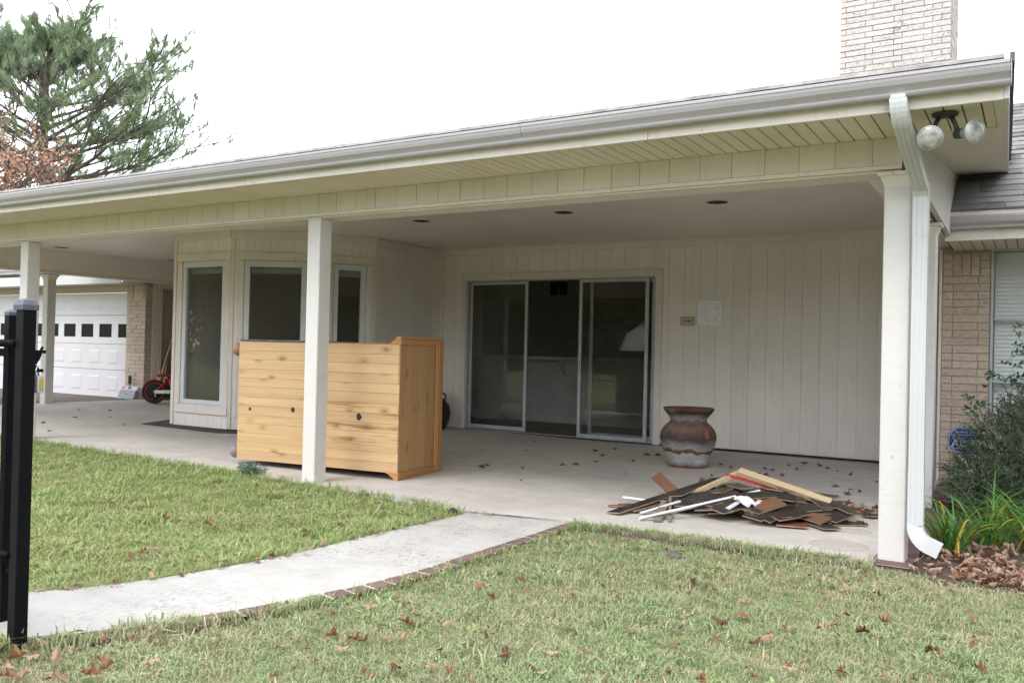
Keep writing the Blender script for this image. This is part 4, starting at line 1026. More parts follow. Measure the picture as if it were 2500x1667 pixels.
# ================================================================== YARD THINGS
# gate post, gate and fence (black iron)
gt_ = thing('gate_post', 'square black iron post with domed cap and hanging padlock', 'gate post', (-2.452, -3.492, 0))
pb = obj('post', MB().box(.004, .004, -.1, .054, .054, 1.232).mesh('post', M['blackmetal'], bevel=.003), gt_)
obj('cap', MB().lathe([(.0425, 0), (.0435, .004), (.0435, .018), (.041, .022), (.030, .036), (.012, .043), (.0, .044)], 4, Matrix.Translation((.028, .028, 1.228)) @ Matrix.Rotation(PI/4, 4, 'Z'), cap=False).mesh('cap', M['capmetal'], False), gt_)
lt = MB(); lt.box(.056, .02, 1.070, .106, .032, 1.082).prism([(.056, 1.070), (.092, 1.070), (.086, 1.05), (.072, 1.030), (.056, 1.022)], .022, .03, 'y').box(.056, .02, 1.000, .098, .032, 1.012).tube([(.088, .026, 1.082), (.096, .026, 1.094)], .005, 8)
lt.prism([(.056, 1.03), (.066, 1.03), (.088, 1.006), (.08, 1.004), (.06, 1.018)], .022, .03, 'y')
lt.v = [(.058-y_, x_-.004, z_) for x_, y_, z_ in lt.v]; obj('latch', lt.mesh('latch', M['blackmetal'], bevel=.001), gt_)
pd = thing('padlock', 'grey padlock with yellow face hanging from the black latch', 'padlock', (-2.452+.030, -3.492+.074, .955), R(36))
bp_ = [(.026*math.cos(a)*(1.0 if math.sin(a) > -.2 else 1), .036*math.sin(a)) for a in [k*PI/12 for k in range(24)]]
bp_ = [(max(-.022, min(.022, x*1.15)), max(-.031, min(.031, z*1.1))) for x, z in bp_]
obj('shell', MB().prism(bp_, -.028, .012, 'x').mesh('shell', [M['lockdark']], bevel=.002), pd, (0, 0, 0))
obj('rim', MB().prism([(x*1.05, z*1.03) for x, z in bp_], .0121, .0165, 'x').mesh('rim', M['lockgrey'], bevel=.001), pd)
obj('face', MB().prism([(x*.62, z*.68) for x, z in bp_], .0166, .0185, 'x').mesh('face', M['yellow']), pd)
obj('shackle', MB().tube([(0, -.012, .03), (0, -.012, .052), (0, -.006, .062), (0, .006, .062), (0, .012, .052), (0, .012, .03)], .0035, 10).mesh('shackle', M['chrome'], True), pd)
fe = thing('iron_gate', 'black iron walkway gate with thin pickets left of the gate post', 'gate', (-2.53, -3.46, 0))
obj('stile', MB().box(-.046, 0, .06, -.014, .034, 1.212).mesh('stile', M['blackmetal'], bevel=.002), fe); obj('stile_cap', MB().lathe([(.024, 0), (.025, .012), (.016, .02), (.0, .023)], 4, Matrix.Translation((-.03, .017, 1.210)) @ Matrix.Rotation(PI/4, 4, 'Z'), cap=False).mesh('cap', M['capmetal']), fe)
for z in (.10, 1.055): obj('rail', MB().box(-1.0, .003, z, -.047, .03, z+.03).mesh('rail', M['blackmetal'], bevel=.002), fe)
for i in range(8): obj('picket', bmesh_box(.017, .017, 1.20, M['blackmetal'], .001), fe, (-.17-.105*i, .008, .05))
obj('hinge_bar', MB().box(-.014, .008, 1.095, .078, .022, 1.11).box(-.014, .008, .25, .078, .022, .265).mesh('hinge_bar', M['blackmetal']), fe)
f2 = thing('iron_fence', 'low black iron fence panel that joins the gate post', 'fence', (-2.46, -3.50, 0))
for z in (.33, 1.105): obj('rail', MB().tube([(-.9, -.05, z), (.006, .012, z)], .014, 8).mesh('rail', M['blackmetal'], True), f2)
for i in range(8): obj('picket', bmesh_box(.016, .016, 1.15, M['blackmetal'], .001), f2, (-.178-.11*i, -.022-.0076*i, .02))

# yard sign
sg = thing('security_sign', 'blue octagonal security yard sign behind the shrub', 'sign', (.262, 2.40, 0), R(6))
oc = []; rr = .112
for (sx, sy) in ((-.5, 1), (.42, 1), (1, .45), (1, -.5), (.45, -1), (-.48, -1), (-1, -.5), (-1, .42)): oc.append((sx*.108, .505+sy*.098))
cx_, cz_ = 0, .505
obj('plate', MB().prism(oc, 0, .004, 'y').mesh('plate', M['signblue'], bevel=.001), sg)
bd = MB(); n_ = 8
ins = [((x-cx_)*.955+cx_, (z-cz_)*.955+cz_) for x, z in oc]; ins2 = [((x-cx_)*.91+cx_, (z-cz_)*.91+cz_) for x, z in oc]
bd.add([(x, -.0012, z) for x, z in ins]+[(x, -.0012, z) for x, z in ins2], [(i, (i+1) % 8, (i+1) % 8+8, i+8) for i in range(8)])
bd.box(-.074, -.0014, .543, .080, -.0008, .547).box(-.074, -.0014, .435, -.070, -.0008, .543).box(.076, -.0014, .435, .080, -.0008, .543).box(-.07, -.0014, .435, .076, -.0008, .439)
obj('border_lines', bd.mesh('border_lines', M['signwhite']), sg)
def text(s, size, x, z, par, mat, y=-.0016, bold=0.0):
    c = bpy.data.curves.new('text', 'FONT'); c.body = s; c.size = size; c.align_x = 'CENTER'; c.offset = bold; c.extrude = .0003
    o = bpy.data.objects.new('tmp', c); COL.objects.link(o); bpy.context.view_layer.update()
    me = bpy.data.meshes.new_from_object(o.evaluated_get(bpy.context.evaluated_depsgraph_get())); bpy.data.objects.remove(o)
    me.materials.clear(); me.materials.append(mat)
    return obj('lettering', me, par, (x, y, z), (PI/2, 0, 0))
text('Secured by', .026, 0, .560, sg, M['signwhite'], bold=.0006); text('ADT', .085, .002, .452, sg, M['signwhite'], bold=.002)
obj('stake', MB().tube([(0, .008, -.1), (0, .008, .59)], .005, 8).tube([(0, .008, .59), (.004, .006, .612)], .007, 8).mesh('stake', M['blackmetal'], True), sg)

# bicycle
def torus(R_, r_, seg=40, rs_=8): 
    vs = []; 
    for i in range(seg):
        a = 2*PI*i/seg
        for k in range(rs_):
            b2 = 2*PI*k/rs_; vs.append(((R_+r_*math.cos(b2))*math.cos(a), r_*math.sin(b2), (R_+r_*math.cos(b2))*math.sin(a)))
    return MB().add(vs, [(i*rs_+k, ((i+1) % seg)*rs_+k, ((i+1) % seg)*rs_+(k+1) % rs_, i*rs_+(k+1) % rs_) for i in range(seg) for k in range(rs_)])
bk = thing('childs_bicycle', 'small red and black childs bicycle with training wheels by the bay window', 'bicycle', (-12.02, 4.18, zs(-12.17)), math.atan2(.80, .60)); bk.scale = (1.12, 1.12, 1.12)
WR = .178
for wx_ in (0, .60):
    wh = obj('wheel', torus(WR-.018, .020).mesh('tyre', M['rubber'], True), bk, (wx_, 0, WR+.002))
    obj('rim', torus(WR-.046, .009).mesh('rim', M['plasticred'], True), wh)
    obj('disc', MB().lathe([(.0, -.006), (.125, -.004), (.125, .004), (0, .006)], 28, Matrix.Rotation(PI/2, 4, 'X'), cap=False).mesh('disc', M['rubber'], True), wh)
    obj('hub', MB().tube([(0, -.05, 0), (0, .05, 0)], .016, 12).mesh('hub', M['chrome'], True), wh)
fm = MB()
bbx = Vector((.27, 0, .16)); seatp = Vector((.20, 0, .36)); head = Vector((.50, 0, .38))
for a, b_, r_ in ((seatp, bbx, .016), (bbx, head, .022), (seatp, head, .014), ((0, .045, .18), seatp, .011), ((0, -.045, .18), seatp, .011), ((0, .045, .18), bbx, .011), ((0, -.045, .18), bbx, .011)): fm.tube([a, b_], r_, 10)
obj('frame', fm.mesh('frame', M['plasticred'], True), bk)
obj('fork', MB().tube([(.50, 0, .42), (.52, .05, .36), (.60, .05, .18)], .012, 8).tube([(.50, 0, .42), (.52, -.05, .36), (.60, -.05, .18)], .012, 8).mesh('fork', M['plasticred'], True), bk)
obj('chain_guard', MB().box(.0, -.062, .15, .28, -.052, .205).lathe([(0, 0), (.055, 0), (.055, .008), (0, .008)], 20, Matrix.Translation((.27, -.052, .165)) @ Matrix.Rotation(PI/2, 4, 'X'), cap=False).mesh('chain_guard', M['chrome'], bevel=.003), bk)
obj('saddle', MB().add([(.02, -.055, .435), (.02, .055, .435), (.10, .06, .445), (.20, .022, .44), (.25, .012, .43), (.25, -.012, .43), (.20, -.022, .44), (.10, -.06, .445), (.03, -.045, .405), (.03, .045, .405), (.2, .015, .41), (.2, -.015, .41)], [(0, 1, 2, 7), (7, 2, 3, 6), (6, 3, 4, 5), (0, 8, 9, 1), (1, 9, 10, 3, 2), (0, 7, 6, 11, 8), (8, 11, 10, 9), (6, 5, 4, 3, 10, 11)]).mesh('saddle', M['plasticred'], bevel=.006), bk)
obj('seat_post', MB().tube([seatp, (.13, 0, .41)], .011, 8).mesh('seat_post', M['chrome'], True), bk)
obj('handlebar', MB().tube([(.49, 0, .42), (.47, 0, .50)], .012, 8).tube([(.43, -.20, .56), (.46, -.10, .55), (.47, 0, .50), (.46, .10, .55), (.43, .20, .56)], .010, 8).mesh('handlebar', M['chrome'], True), bk)
for s in (-1, 1): obj('grip', MB().tube([(.43, s*.19, .56), (.36, s*.235, .56)], .017, 10).mesh('grip', M['rubber'], True), bk)
for s in (-1, 1):
    tw = obj('training_wheel', torus(.042, .014, 24, 8).mesh('training_wheel', M['rubber'], True), bk, (.02, s*.17, .058))
    obj('disc', MB().lathe([(0, -.006), (.038, -.006), (.038, .006), (0, .006)], 18, Matrix.Rotation(PI/2, 4, 'X'), cap=False).mesh('disc', M['rubber'], True), tw); obj('brace', MB().tube([(-.02, -s*.12, .12), (-.01, -s*.03, .1), (0, -s*.02, 0)], .006, 6).mesh('brace', M['chrome'], True), tw)
obj('crank', MB().tube([(.27, -.08, .16), (.20, -.085, .10)], .008, 8).box(.17, -.13, .085, .23, -.085, .10).tube([(.27, .08, .16), (.34, .085, .22)], .008, 8).box(.31, .085, .215, .37, .13, .23).mesh('crank', M['rubber']), bk)

# boards leaning on the garage side wall
def lean(a, b_, W, T, mat, lab):
    return span('leaning_board', a, b_, W, T, mat, mat, lab, 'board', R(90))
za = zs(-12.6)
lean((-12.75, 4.80, za+.02), (-12.98, 5.30, 1.15), .30, .02, M['lumber'], 'widest tan board leaning on the garage side wall')
lean((-12.72, 4.92, za+.02), (-12.96, 5.45, 1.35), .26, .02, M['brownboard'], 'orange brown board leaning behind the tan boards')
lean((-12.70, 4.68, za+.02), (-12.90, 4.93, .62), .09, .02, M['lumber'], 'shortest pale board leaning in front of the others')
lean((-12.62, 4.76, za+.02), (-12.93, 5.12, .93), .08, .02, M['lumber'], 'narrow pale board leaning beside the shortest one')
# bundle and brush by the pier
pk = thing('shingle_bundle', 'grey wrapped shingle pack leaning on the garage brick pier', 'bundle', (-13.40, 4.42, .10), R(4))
bx_ = MB().box(0, 0, 0, .42, .10, .17, mat=Matrix.Rotation(R(-22), 4, 'X')); obj('lower_pack', bx_.mesh('lower', M['wrap'], bevel=.006), pk)
obj('upper_pack', MB().box(.01, .002, .172, .425, .10, .25, mat=Matrix.Rotation(R(-24), 4, 'X')).mesh('upper', M['wraptop'], bevel=.005), pk)
for x in (.03, .19): obj('label_patch', MB().box(x, -.001, .195, x+.08, .001, .235, mat=Matrix.Rotation(R(-24), 4, 'X')).mesh('patch', M['plasticred' if x < .1 else 'brownboard']), pk)
br = thing('scrub_brush', 'dark green long handled brush standing on the wrapped pack', 'brush', (-13.375, 4.66, .30))
obj('head', MB().box(-.035, -.02, .06, .035, .02, .21).mesh('head', M['darkgreen'], bevel=.012), br); obj('handle', MB().tube([(0.02, 0, -.18), (0, 0, .07)], .012, 8).mesh('handle', M['darkgreen'], True), br)

# little things at the slab edge
t = thing('sprinkler_head', 'black sprinkler head at the corner of the walkway', 'sprinkler', (-2.66, -.36, -.03))
obj('body', MB().lathe([(.028, 0), (.03, .05), (.024, .055), (.012, .057), (.012, .066), (0, .067)], 20, cap=False).mesh('body', M['rubber'], True), t)
t = thing('flat_stone', 'flat grey stone half buried in the grass by the slab edge', 'stone', (-1.04, -.50, -.034))
bm = bmesh.new(); bmesh.ops.create_icosphere(bm, subdivisions=3, radius=1)
for v in bm.verts: n_ = 1+.12*math.sin(5*v.co.x+3*v.co.y)+.08*math.sin(9*v.co.y); v.co = Vector((v.co.x*.10*n_, v.co.y*.05*n_, v.co.z*.024*n_))
me = bpy.data.meshes.new('stone'); bm.to_mesh(me); bm.free(); me.materials.append(M['drive']); obj('stone_body', me, t)

# ================================================================== VEGETATION
PROTO = bpy.data.collections.new('prototypes')     # never linked to the scene
def proto_set(name, meshes):
    c = bpy.data.collections.new(name)
    for i, me in enumerate(meshes): c.objects.link(bpy.data.objects.new('%s_%02d' % (name, i), me))
    return c
def scatter(name, pts, rots, scl, idx, coll, parent=None, kind='stuff'):
    me = bpy.data.meshes.new(name); n_ = len(pts); me.vertices.add(n_)
    me.vertices.foreach_set('co', np.asarray(pts, dtype=np.float32).ravel())
    a = me.attributes.new('rot', 'FLOAT_VECTOR', 'POINT'); a.data.foreach_set('vector', np.asarray(rots, dtype=np.float32).ravel())
    a = me.attributes.new('scl', 'FLOAT', 'POINT'); a.data.foreach_set('value', np.asarray(scl, dtype=np.float32))
    a = me.attributes.new('idx', 'INT', 'POINT'); a.data.foreach_set('value', np.asarray(idx, dtype=np.int32))
    o = obj(name, me, parent, kind=kind)
    g = bpy.data.node_groups.new(name+'_nodes', 'GeometryNodeTree')
    g.interface.new_socket(name='Geometry', in_out='INPUT', socket_type='NodeSocketGeometry'); g.interface.new_socket(name='Geometry', in_out='OUTPUT', socket_type='NodeSocketGeometry')
    N = g.nodes; gi, go = N.new('NodeGroupInput'), N.new('NodeGroupOutput'); ip = N.new('GeometryNodeInstanceOnPoints'); ci = N.new('GeometryNodeCollectionInfo')
    ci.inputs['Collection'].default_value = coll; ci.inputs['Separate Children'].default_value = True; ci.inputs['Reset Children'].default_value = True
    ip.inputs['Pick Instance'].default_value = True
    def attr(nm, tp):
        k = N.new('GeometryNodeInputNamedAttribute'); k.data_type = tp; k.inputs['Name'].default_value = nm
        return [q for q in k.outputs if q.enabled and q.name == 'Attribute'][0]
    LK = g.links.new
    LK(gi.outputs[0], ip.inputs['Points']); LK(ci.outputs[0], ip.inputs['Instance']); LK(attr('idx', 'INT'), ip.inputs['Instance Index'])
    LK(attr('rot', 'FLOAT_VECTOR'), ip.inputs['Rotation']); LK(attr('scl', 'FLOAT'), ip.inputs['Scale']); LK(ip.outputs[0], go.inputs[0])
    md = o.modifiers.new('instances', 'NODES'); md.node_group = g
    return o
def in_poly(x, y, P):
    c = np.zeros(len(x), bool); j = len(P)-1
    for i in range(len(P)):
        xi, yi = P[i]; xj, yj = P[j]
        m_ = ((yi > y) != (yj > y)) & (x < (xj-xi)*(y-yi)/((yj-yi) or 1e-9)+xi); c ^= m_; j = i
    return c
rg = np.random.RandomState(5)
def tuft(n_, h, spread, wd, seed, mat, lean_=.5):
    q = random.Random(seed); mb = MB()
    for i in range(n_):
        a = q.uniform(0, 2*PI); r_ = spread*math.sqrt(q.random()); bx, by = r_*math.cos(a), r_*math.sin(a)
        d = q.uniform(0, 2*PI); hh = h*q.uniform(.5, 1.15); ln = hh*q.uniform(.1, lean_*2.2); ww = wd*q.uniform(.6, 1.2)
        dx, dy = math.cos(d), math.sin(d); px, py = -dy*ww/2, dx*ww/2
        m1 = (bx+dx*ln*.35, by+dy*ln*.35, hh*.6); tp = (bx+dx*ln, by+dy*ln, hh*q.uniform(.7, 1.0))
        mb.add([(bx-px, by-py, -.01), (bx+px, by+py, -.01), (m1[0]+px*.8, m1[1]+py*.8, m1[2]), (m1[0]-px*.8, m1[1]-py*.8, m1[2]), tp], [(0, 1, 2, 3), (3, 2, 4)])
    me = bpy.data.meshes.new('tuft'); me.from_pydata(mb.v, [], mb.f); me.materials.append(mat); return me
walkpoly = [(p[0], p[1]) for p in LWs]+[(p[0], p[1]) for p in RWs[::-1]]
border = [(p[0]+.085, p[1]) for p in RWs]
walkfat = [(p[0]-.0, p[1]) for p in LWs]+[(p[0]+(.098 if p[1] > -2.3 else .045)+.018*math.sin(p[1]*9)+.012*math.sin(p[1]*31), p[1]-(.0 if p[1] > -1.75 else .022)) for p in RWs[::-1]]
walkfat2 = [(p[0], p[1]) for p in LWs]+[(p[0]+(.0 if p[1] > -2.3 else .118), p[1]-(.0 if p[1] > -1.75 else .05)) for p in RWs[::-1]]
bedpoly = [(.20, 5), (.20, -.15), (.36, -.22), (.6, -.20), (.9, -.28), (1.5, -.27), (5, -.27), (5, 5)]
def front_edge(x):
    e = np.where(x < -2.62, np.interp(x, [-13, -8.9, -6.25, -4.5, -3.9, -3.0, -2.62], [.06, .03, .0, -.06, -.10, -.17, -.28]), np.interp(x, [-1.9, -1.6, -1.0, .2], [-.20, -.118, -.105, -.112]))
    return e+.018*np.sin(x*23)+.014*np.sin(x*57+1)
def lawn_points(x0, x1, y0, y1, dens):
    n_ = int((x1-x0)*(y1-y0)*dens); x = rg.uniform(x0, x1, n_); y = rg.uniform(y0, y1, n_)
    k = (y < front_edge(x)) & ~in_poly(x, y, walkfat) & ~in_poly(x, y, bedpoly)
    # only where the camera can see, with a margin
    dx, dy = x-CAMP.x, y-CAMP.y; fw = dx*Fv.x+dy*Fv.y; rt = dx*Rv.x+dy*Rv.y
    k &= (fw > .3) & (np.abs(rt) < fw*.66+.8)
    return x[k], y[k]
gset = proto_set('grass_tuft', [tuft(20, .027, .036, .0044, s, M['grassA'], .7) for s in range(5)]+[tuft(14, .021, .04, .0036, 20+s, M['straw'], 1.1) for s in range(3)])
gsetL = proto_set('left_grass_tuft', [tuft(15, .042, .038, .0070, 40+s, M['grassL'], .8) for s in range(5)]+[tuft(12, .028, .04, .0042, 60+s, M['straw'], 1.1) for s in range(3)])
long_ = proto_set('long_grass_tuft', [tuft(9, .085, .02, .0050, 80+s, M['grassL'], .45) for s in range(4)])
def make_grass(name, areas, coll, straw, label_, zoff=0):
    X_, Y_ = [], []
    for a in areas:
        x, y = lawn_points(*a); X_.append(x); Y_.append(y)
    x = np.concatenate(X_); y = np.concatenate(Y_); n_ = len(x)
    z = np.array([lawn_z(a, b_) for a, b_ in zip(x, y)])
    over = in_poly(x, y, walkfat2) | ((x > -1.95) & (x < .0) & (y > -.235)); z = np.where(over, -.004+zoff*0, z)   # turf creeping over the edging bricks
    patchy = .5+.5*np.sin(x*1.9+1.3*np.sin(y*2.1))*np.sin(y*1.6+.8*np.sin(x*2.7))
    st = rg.rand(n_) < straw*(.45+1.1*patchy)
    idx = np.where(st, rg.randint(5, 8, n_), rg.randint(0, 5, n_))
    p2 = .5+.5*np.sin(x*3.3+2*np.sin(y*1.7)+1)*np.sin(y*3.9+1.4*np.sin(x*2.2)); p3 = .5+.5*np.sin(x*9.1+y*3)*np.sin(y*8.3-x*4)
    sc_l = rg.uniform(.6, 1.2, n_)*(.72+.45*p2+.25*p3); sc_l = np.where(rg.rand(n_) < .03, sc_l*1.6, sc_l)
    keep = rg.rand(n_) > .55*(p3 > .82)*(p2 < .5); x, y, z, idx, sc_l, n_ = x[keep], y[keep], z[keep], idx[keep], sc_l[keep], int(keep.sum())
    rot = np.stack([rg.uniform(-.2, .2, n_), rg.uniform(-.2, .2, n_), rg.uniform(0, 6.28, n_)], 1)
    return scatter(name, np.stack([x, y, z+zoff], 1), rot, sc_l, idx, coll)
make_grass('lawn_grass', [(-2.6, 3.2, -4.8, -2.0, 1500), (-2.1, 4.2, -2.0, -.1, 1250)], gset, .30, '')
make_grass('side_lawn_grass', [(-5.8, -2.4, -3.6, -.05, 1150), (-14, -5.8, -4.5, .1, 620)], gsetL, .2, '')
# ragged longer blades along hard edges
ex, ey_ = [], []
for P, off in ((LWs[:44], -.02), (RWs[:50], .11)):
    for a, b_ in zip(P, P[1:]):
        for k in range(int((b_-a).length*60)):
            t_ = rg.rand(); ex.append(a.x+(b_.x-a.x)*t_+off+rg.normal(0, .012)); ey_.append(a.y+(b_.y-a.y)*t_+rg.normal(0, .012))
for k in range(1300):
    xx = rg.uniform(-9.5, -2.66); ex.append(xx); ey_.append(float(front_edge(np.array([xx]))[0])+rg.normal(-.01, .02))
for k in range(330):
    xx = rg.uniform(-1.85, -.02); ex.append(xx); ey_.append(float(front_edge(np.array([xx]))[0])+rg.normal(-.01, .025))
n_ = len(ex); scatter('edge_grass', np.stack([ex, ey_, [lawn_z(a, b_) for a, b_ in zip(ex, ey_)]], 1), np.stack([rg.uniform(-.5, .5, n_), rg.uniform(-.5, .5, n_), rg.uniform(0, 6.28, n_)], 1), rg.uniform(.45, 1.15, n_), rg.randint(0, 4, n_), long_)

# fallen leaves -------------------------------------------------
def leaf_mesh(seed, mat, size=1.0):
    q = random.Random(seed); mb = MB(); n_ = 12; half = []; lob = q.choice((2.5, 3, 3.5)); wd_ = q.uniform(.22, .36)
    for i in range(n_+1):   # rounded lobes along the midrib, like an oak leaf
        t_ = i/n_; w_ = wd_*math.sin(PI*min(1, (t_*.96+.02)**.85))**.7*(.42+.58*abs(math.sin(PI*lob*t_+.5)))*q.uniform(.88, 1.12); half.append((t_, w_))
    c1, c2, c3 = q.uniform(-1.6, 1.8), q.uniform(.8, 4.5)*q.choice((-1, 1)), q.uniform(-.9, .9)
    def bend(t_, w_):
        x = (t_-.5); z = c1*x*x*.5+c2*w_*w_*1.3+c3*x*w_+.035*math.sin(7*t_+9*w_+seed); return (x, w_*(1-.3*abs(c2)*abs(w_)), z)
    vs = []
    for t_, w_ in half: vs += [bend(t_, -w_*q.uniform(.8, 1.1)), bend(t_, -w_*.45), bend(t_, 0), bend(t_, w_*.45), bend(t_, w_*q.uniform(.8, 1.1))]
    fs = [(i*5+k, i*5+k+1, i*5+k+6, i*5+k+5) for i in range(n_) for k in range(4)]
    mb.add(vs, fs); st = bend(0, 0); mb.add([(st[0], -.006, st[2]), (st[0], .006, st[2]), (st[0]-.22, .02, st[2]+.03)], [(0, 1, 2)])
    me = bpy.data.meshes.new('leaf'); me.from_pydata([(x*size, y*size, z*size) for x, y, z in mb.v], [], mb.f); me.materials.append(mat)
    me.polygons.foreach_set('use_smooth', [True]*len(me.polygons)); zmin = min(v.co.z for v in me.vertices)
    for v in me.vertices: v.co.z -= zmin
    return me
LT = [leaf_mesh(s, M['leaf_tan']) for s in range(6)]; LB = [leaf_mesh(10+s, M['leaf_brown']) for s in range(6)]; LD = [leaf_mesh(20+s, M['leaf_dark']) for s in range(4)]
def put_leaf(x, y, z, size, kind, where, group):
    me = {'t': LT, 'b': LB, 'd': LD}[kind]; me = rs.choice(me)
    o = obj('fallen_leaf', me, None, (x, y, z), (rs.uniform(-.35, .35), rs.uniform(-.35, .35), rs.uniform(0, 6.28))); o.scale = (size, size, size)
    tn = {'t': 'pale tan', 'b': 'rusty brown', 'd': 'dark brown'}[kind]
    tag(o, '%s dry fallen leaf lying %s' % (tn, where), 'leaf', '%s fallen leaves %s' % (tn, group))
front = [[-1.759, -2.512], [-2.0, -2.421], [-2.012, -2.522], [-1.725, -2.112], [-1.605, -2.194], [-1.692, -2.354], [-1.593, -2.002], [-1.513, -1.751], [-1.405, -1.95], [-1.367, -1.88], [-1.569, -1.498], [-1.408, -1.547], [-1.262, -1.717], [-1.291, -2.176], [-1.441, -2.412], [-1.269, -2.378], [-1.336, -2.573], [-1.37, -2.637], [-1.062, -2.388], [-1.136, -2.614], [-.929, -2.478], [-.898, -2.529], [-.792, -2.372], [-1.049, -2.779], [-.993, -2.748], [-1.165, -2.948], [-.776, -2.547], [-.719, -2.566], [-1.136, -2.864], [-1.433, -3.15], [-1.66, -2.822], [-1.656, -2.915], [-1.438, -2.809], [-.692, -2.292], [-1.474, -2.69], [-1.431, -2.954], [-1.582, -2.706], [-1.768, -1.844],
    [-.885, -.955], [-.706, -1.046], [-.563, -1.132], [-.596, -1.538], [-.329, -1.848], [-.427, -2.009], [-.173, -1.809], [-.14, -1.746], [-.2, -1.418], [-.12, -1.549], [.028, -1.386], [.047, -1.178], [.153, -1.399], [.203, -1.19], [.291, -1.041], [.07, -.574], [.107, -.734], [-.034, -.73], [-.066, -.592], [-.013, -.469], [.399, -.82], [.506, -.899], [.552, -1.317], [.423, -1.488], [.446, -1.529], [-.009, -1.976], [.006, -2.035], [-.228, -2.296], [-.349, -2.315], [-.314, -2.291], [.164, -1.933], [.312, -1.92], [.592, -1.608], [.398, -1.877], [-.084, -2.164], [-.118, -2.096], [.03, -1.859], [.402, -.347], [-.321, -1.493], [-.387, -1.225], [-.365, -1.666]]
gatel = [[-2.301, -3.572], [-2.309, -3.527], [-2.236, -3.516], [-2.105, -3.614], [-2.16, -3.643], [-2.226, -3.596], [-2.03, -3.392], [-1.953, -3.406], [-1.947, -3.485], [-2.162, -3.465], [-2.141, -3.489], [-2.336, -3.308], [-2.361, -3.279], [-2.231, -3.246], [-2.17, -3.084], [-2.061, -3.149], [-2.146, -3.197], [-2.302, -3.128], [-2.978, -2.925], [-3.052, -3.004], [-2.851, -2.772], [-1.856, -3.31], [-2.013, -3.558], [-2.352, -3.431]]
leftl = [[-3.066, -1.974], [-3.674, -1.576], [-3.349, -2.268], [-3.331, -2.228], [-3.321, -2.375], [-4.101, -2.274], [-4.762, -1.475], [-4.543, -.386], [-4.552, -1.418], [-2.932, -2.264], [-5.624, -1.566], [-4.155, -.863], [-5.154, -1.435], [-2.999, -1.421], [-4.031, -1.618], [-3.285, -.394], [-3.473, -1.177], [-2.97, -1.148]]
for x, y in front: put_leaf(x, y, lawn_z(x, y)+.026, rs.choice((.04, .05, .06, .075))*rs.uniform(.85, 1.2), rs.choice('ttbbbd'), 'on the right front lawn', 'on the right front lawn')
for i in range(95):
    x, y = rs.uniform(-1.7, 1.2), rs.uniform(-3.2, -.3)
    put_leaf(x, y, lawn_z(x, y)+.02, rs.uniform(.018, .042), rs.choice('tbbbd'), 'on the right front lawn', 'on the right front lawn')
for x, y in gatel: put_leaf(x, y, lawn_z(x, y)+.03, rs.uniform(.05, .09), rs.choice('tttb'), 'near the foot of the black gate post', 'around the gate post')
for x, y in leftl: put_leaf(x, y, lawn_z(x, y)+.035, rs.uniform(.05, .075), rs.choice('tbb'), 'on the lawn left of the walkway', 'on the left lawn')
for i in range(26):    # along the left edge of the walk
    t_ = rs.random(); k = int(t_*38); a, b_ = LWs[k], LWs[k+1]; p = a.lerp(b_, rs.random())
    put_leaf(p.x+rs.uniform(-.01, .04), p.y, .0, rs.uniform(.04, .065), rs.choice('ttbd'), 'along the left edge of the walkway', 'along the walkway edge')
patio = [[-2.003, 3.441], [-1.86, 3.308], [-1.829, 2.629], [-1.568, 3.499], [-1.463, 3.368], [-1.437, 3.937], [-1.29, 3.616], [-1.337, 4.162], [-1.168, 4.08], [-1.056, 3.943], [-.944, 3.816], [-1.057, 4.549], [-1.429, 3.026], [-1.516, 3.098], [-1.297, 3.082], [-.774, 3.585], [-.492, 3.264], [-.74, 2.687], [-.594, 2.624], [-.517, 2.538], [-.577, 2.293], [-1.786, 2.247], [-2.549, 2.292], [-2.797, 3.051], [-3.259, 3.277], [-3.455, 4.061], [-2.837, 3.831], [-2.942, 3.767], [-.243, 1.289], [-.24, 1.003],
    [-4.516, 2.823], [-4.144, 3.167], [-4.545, 4.082], [-3.525, 3.634], [-3.784, 1.707], [-3.799, 1.842], [-3.442, 1.91], [-3.045, 1.21], [-3.168, 2.488], [-3.25, 2.361], [-3.111, 2.836], [-9.981, 1.074], [-9.115, .634], [-10.461, 1.79], [-11.528, 2.525], [-11.181, 2.798], [-10.203, 2.151], [-9.202, 1.658]]
for x, y in patio: put_leaf(x, y, zs(x)+.001, rs.uniform(.05, .085), rs.choice('bbdd'), 'on the shaded patio slab', 'on the patio slab')
for i in range(34):
    x, y = rs.gauss(-.42, .13), rs.gauss(1.62, .12)
    put_leaf(x, y, .004+.02*rs.random(), rs.uniform(.05, .08), rs.choice('bbt'), 'against the right end of the debris pile', 'drifted against the debris pile')
# leaf litter in the bed and at the lower left
lset = proto_set('litter_leaf', [m_ for m_ in (LT[:5]+LB[:2]+LD[:1])])
n_ = 1200; x = rg.uniform(.2, 1.6, n_); y = -.24+np.abs(rg.normal(0, .5, n_)); kk = (x < .42) & (y < .25) & (rg.rand(n_) < .75); y = np.where(kk, y+.6, y); z = -.018+rg.uniform(0, .035, n_)
scatter('leaf_litter', np.stack([x, y, z], 1), rg.uniform(-.6, .6, (n_, 3))+np.stack([np.zeros(n_), np.zeros(n_), rg.uniform(0, 6, n_)], 1), rg.uniform(.035, .072, n_), rg.randint(0, 8, n_), lset)

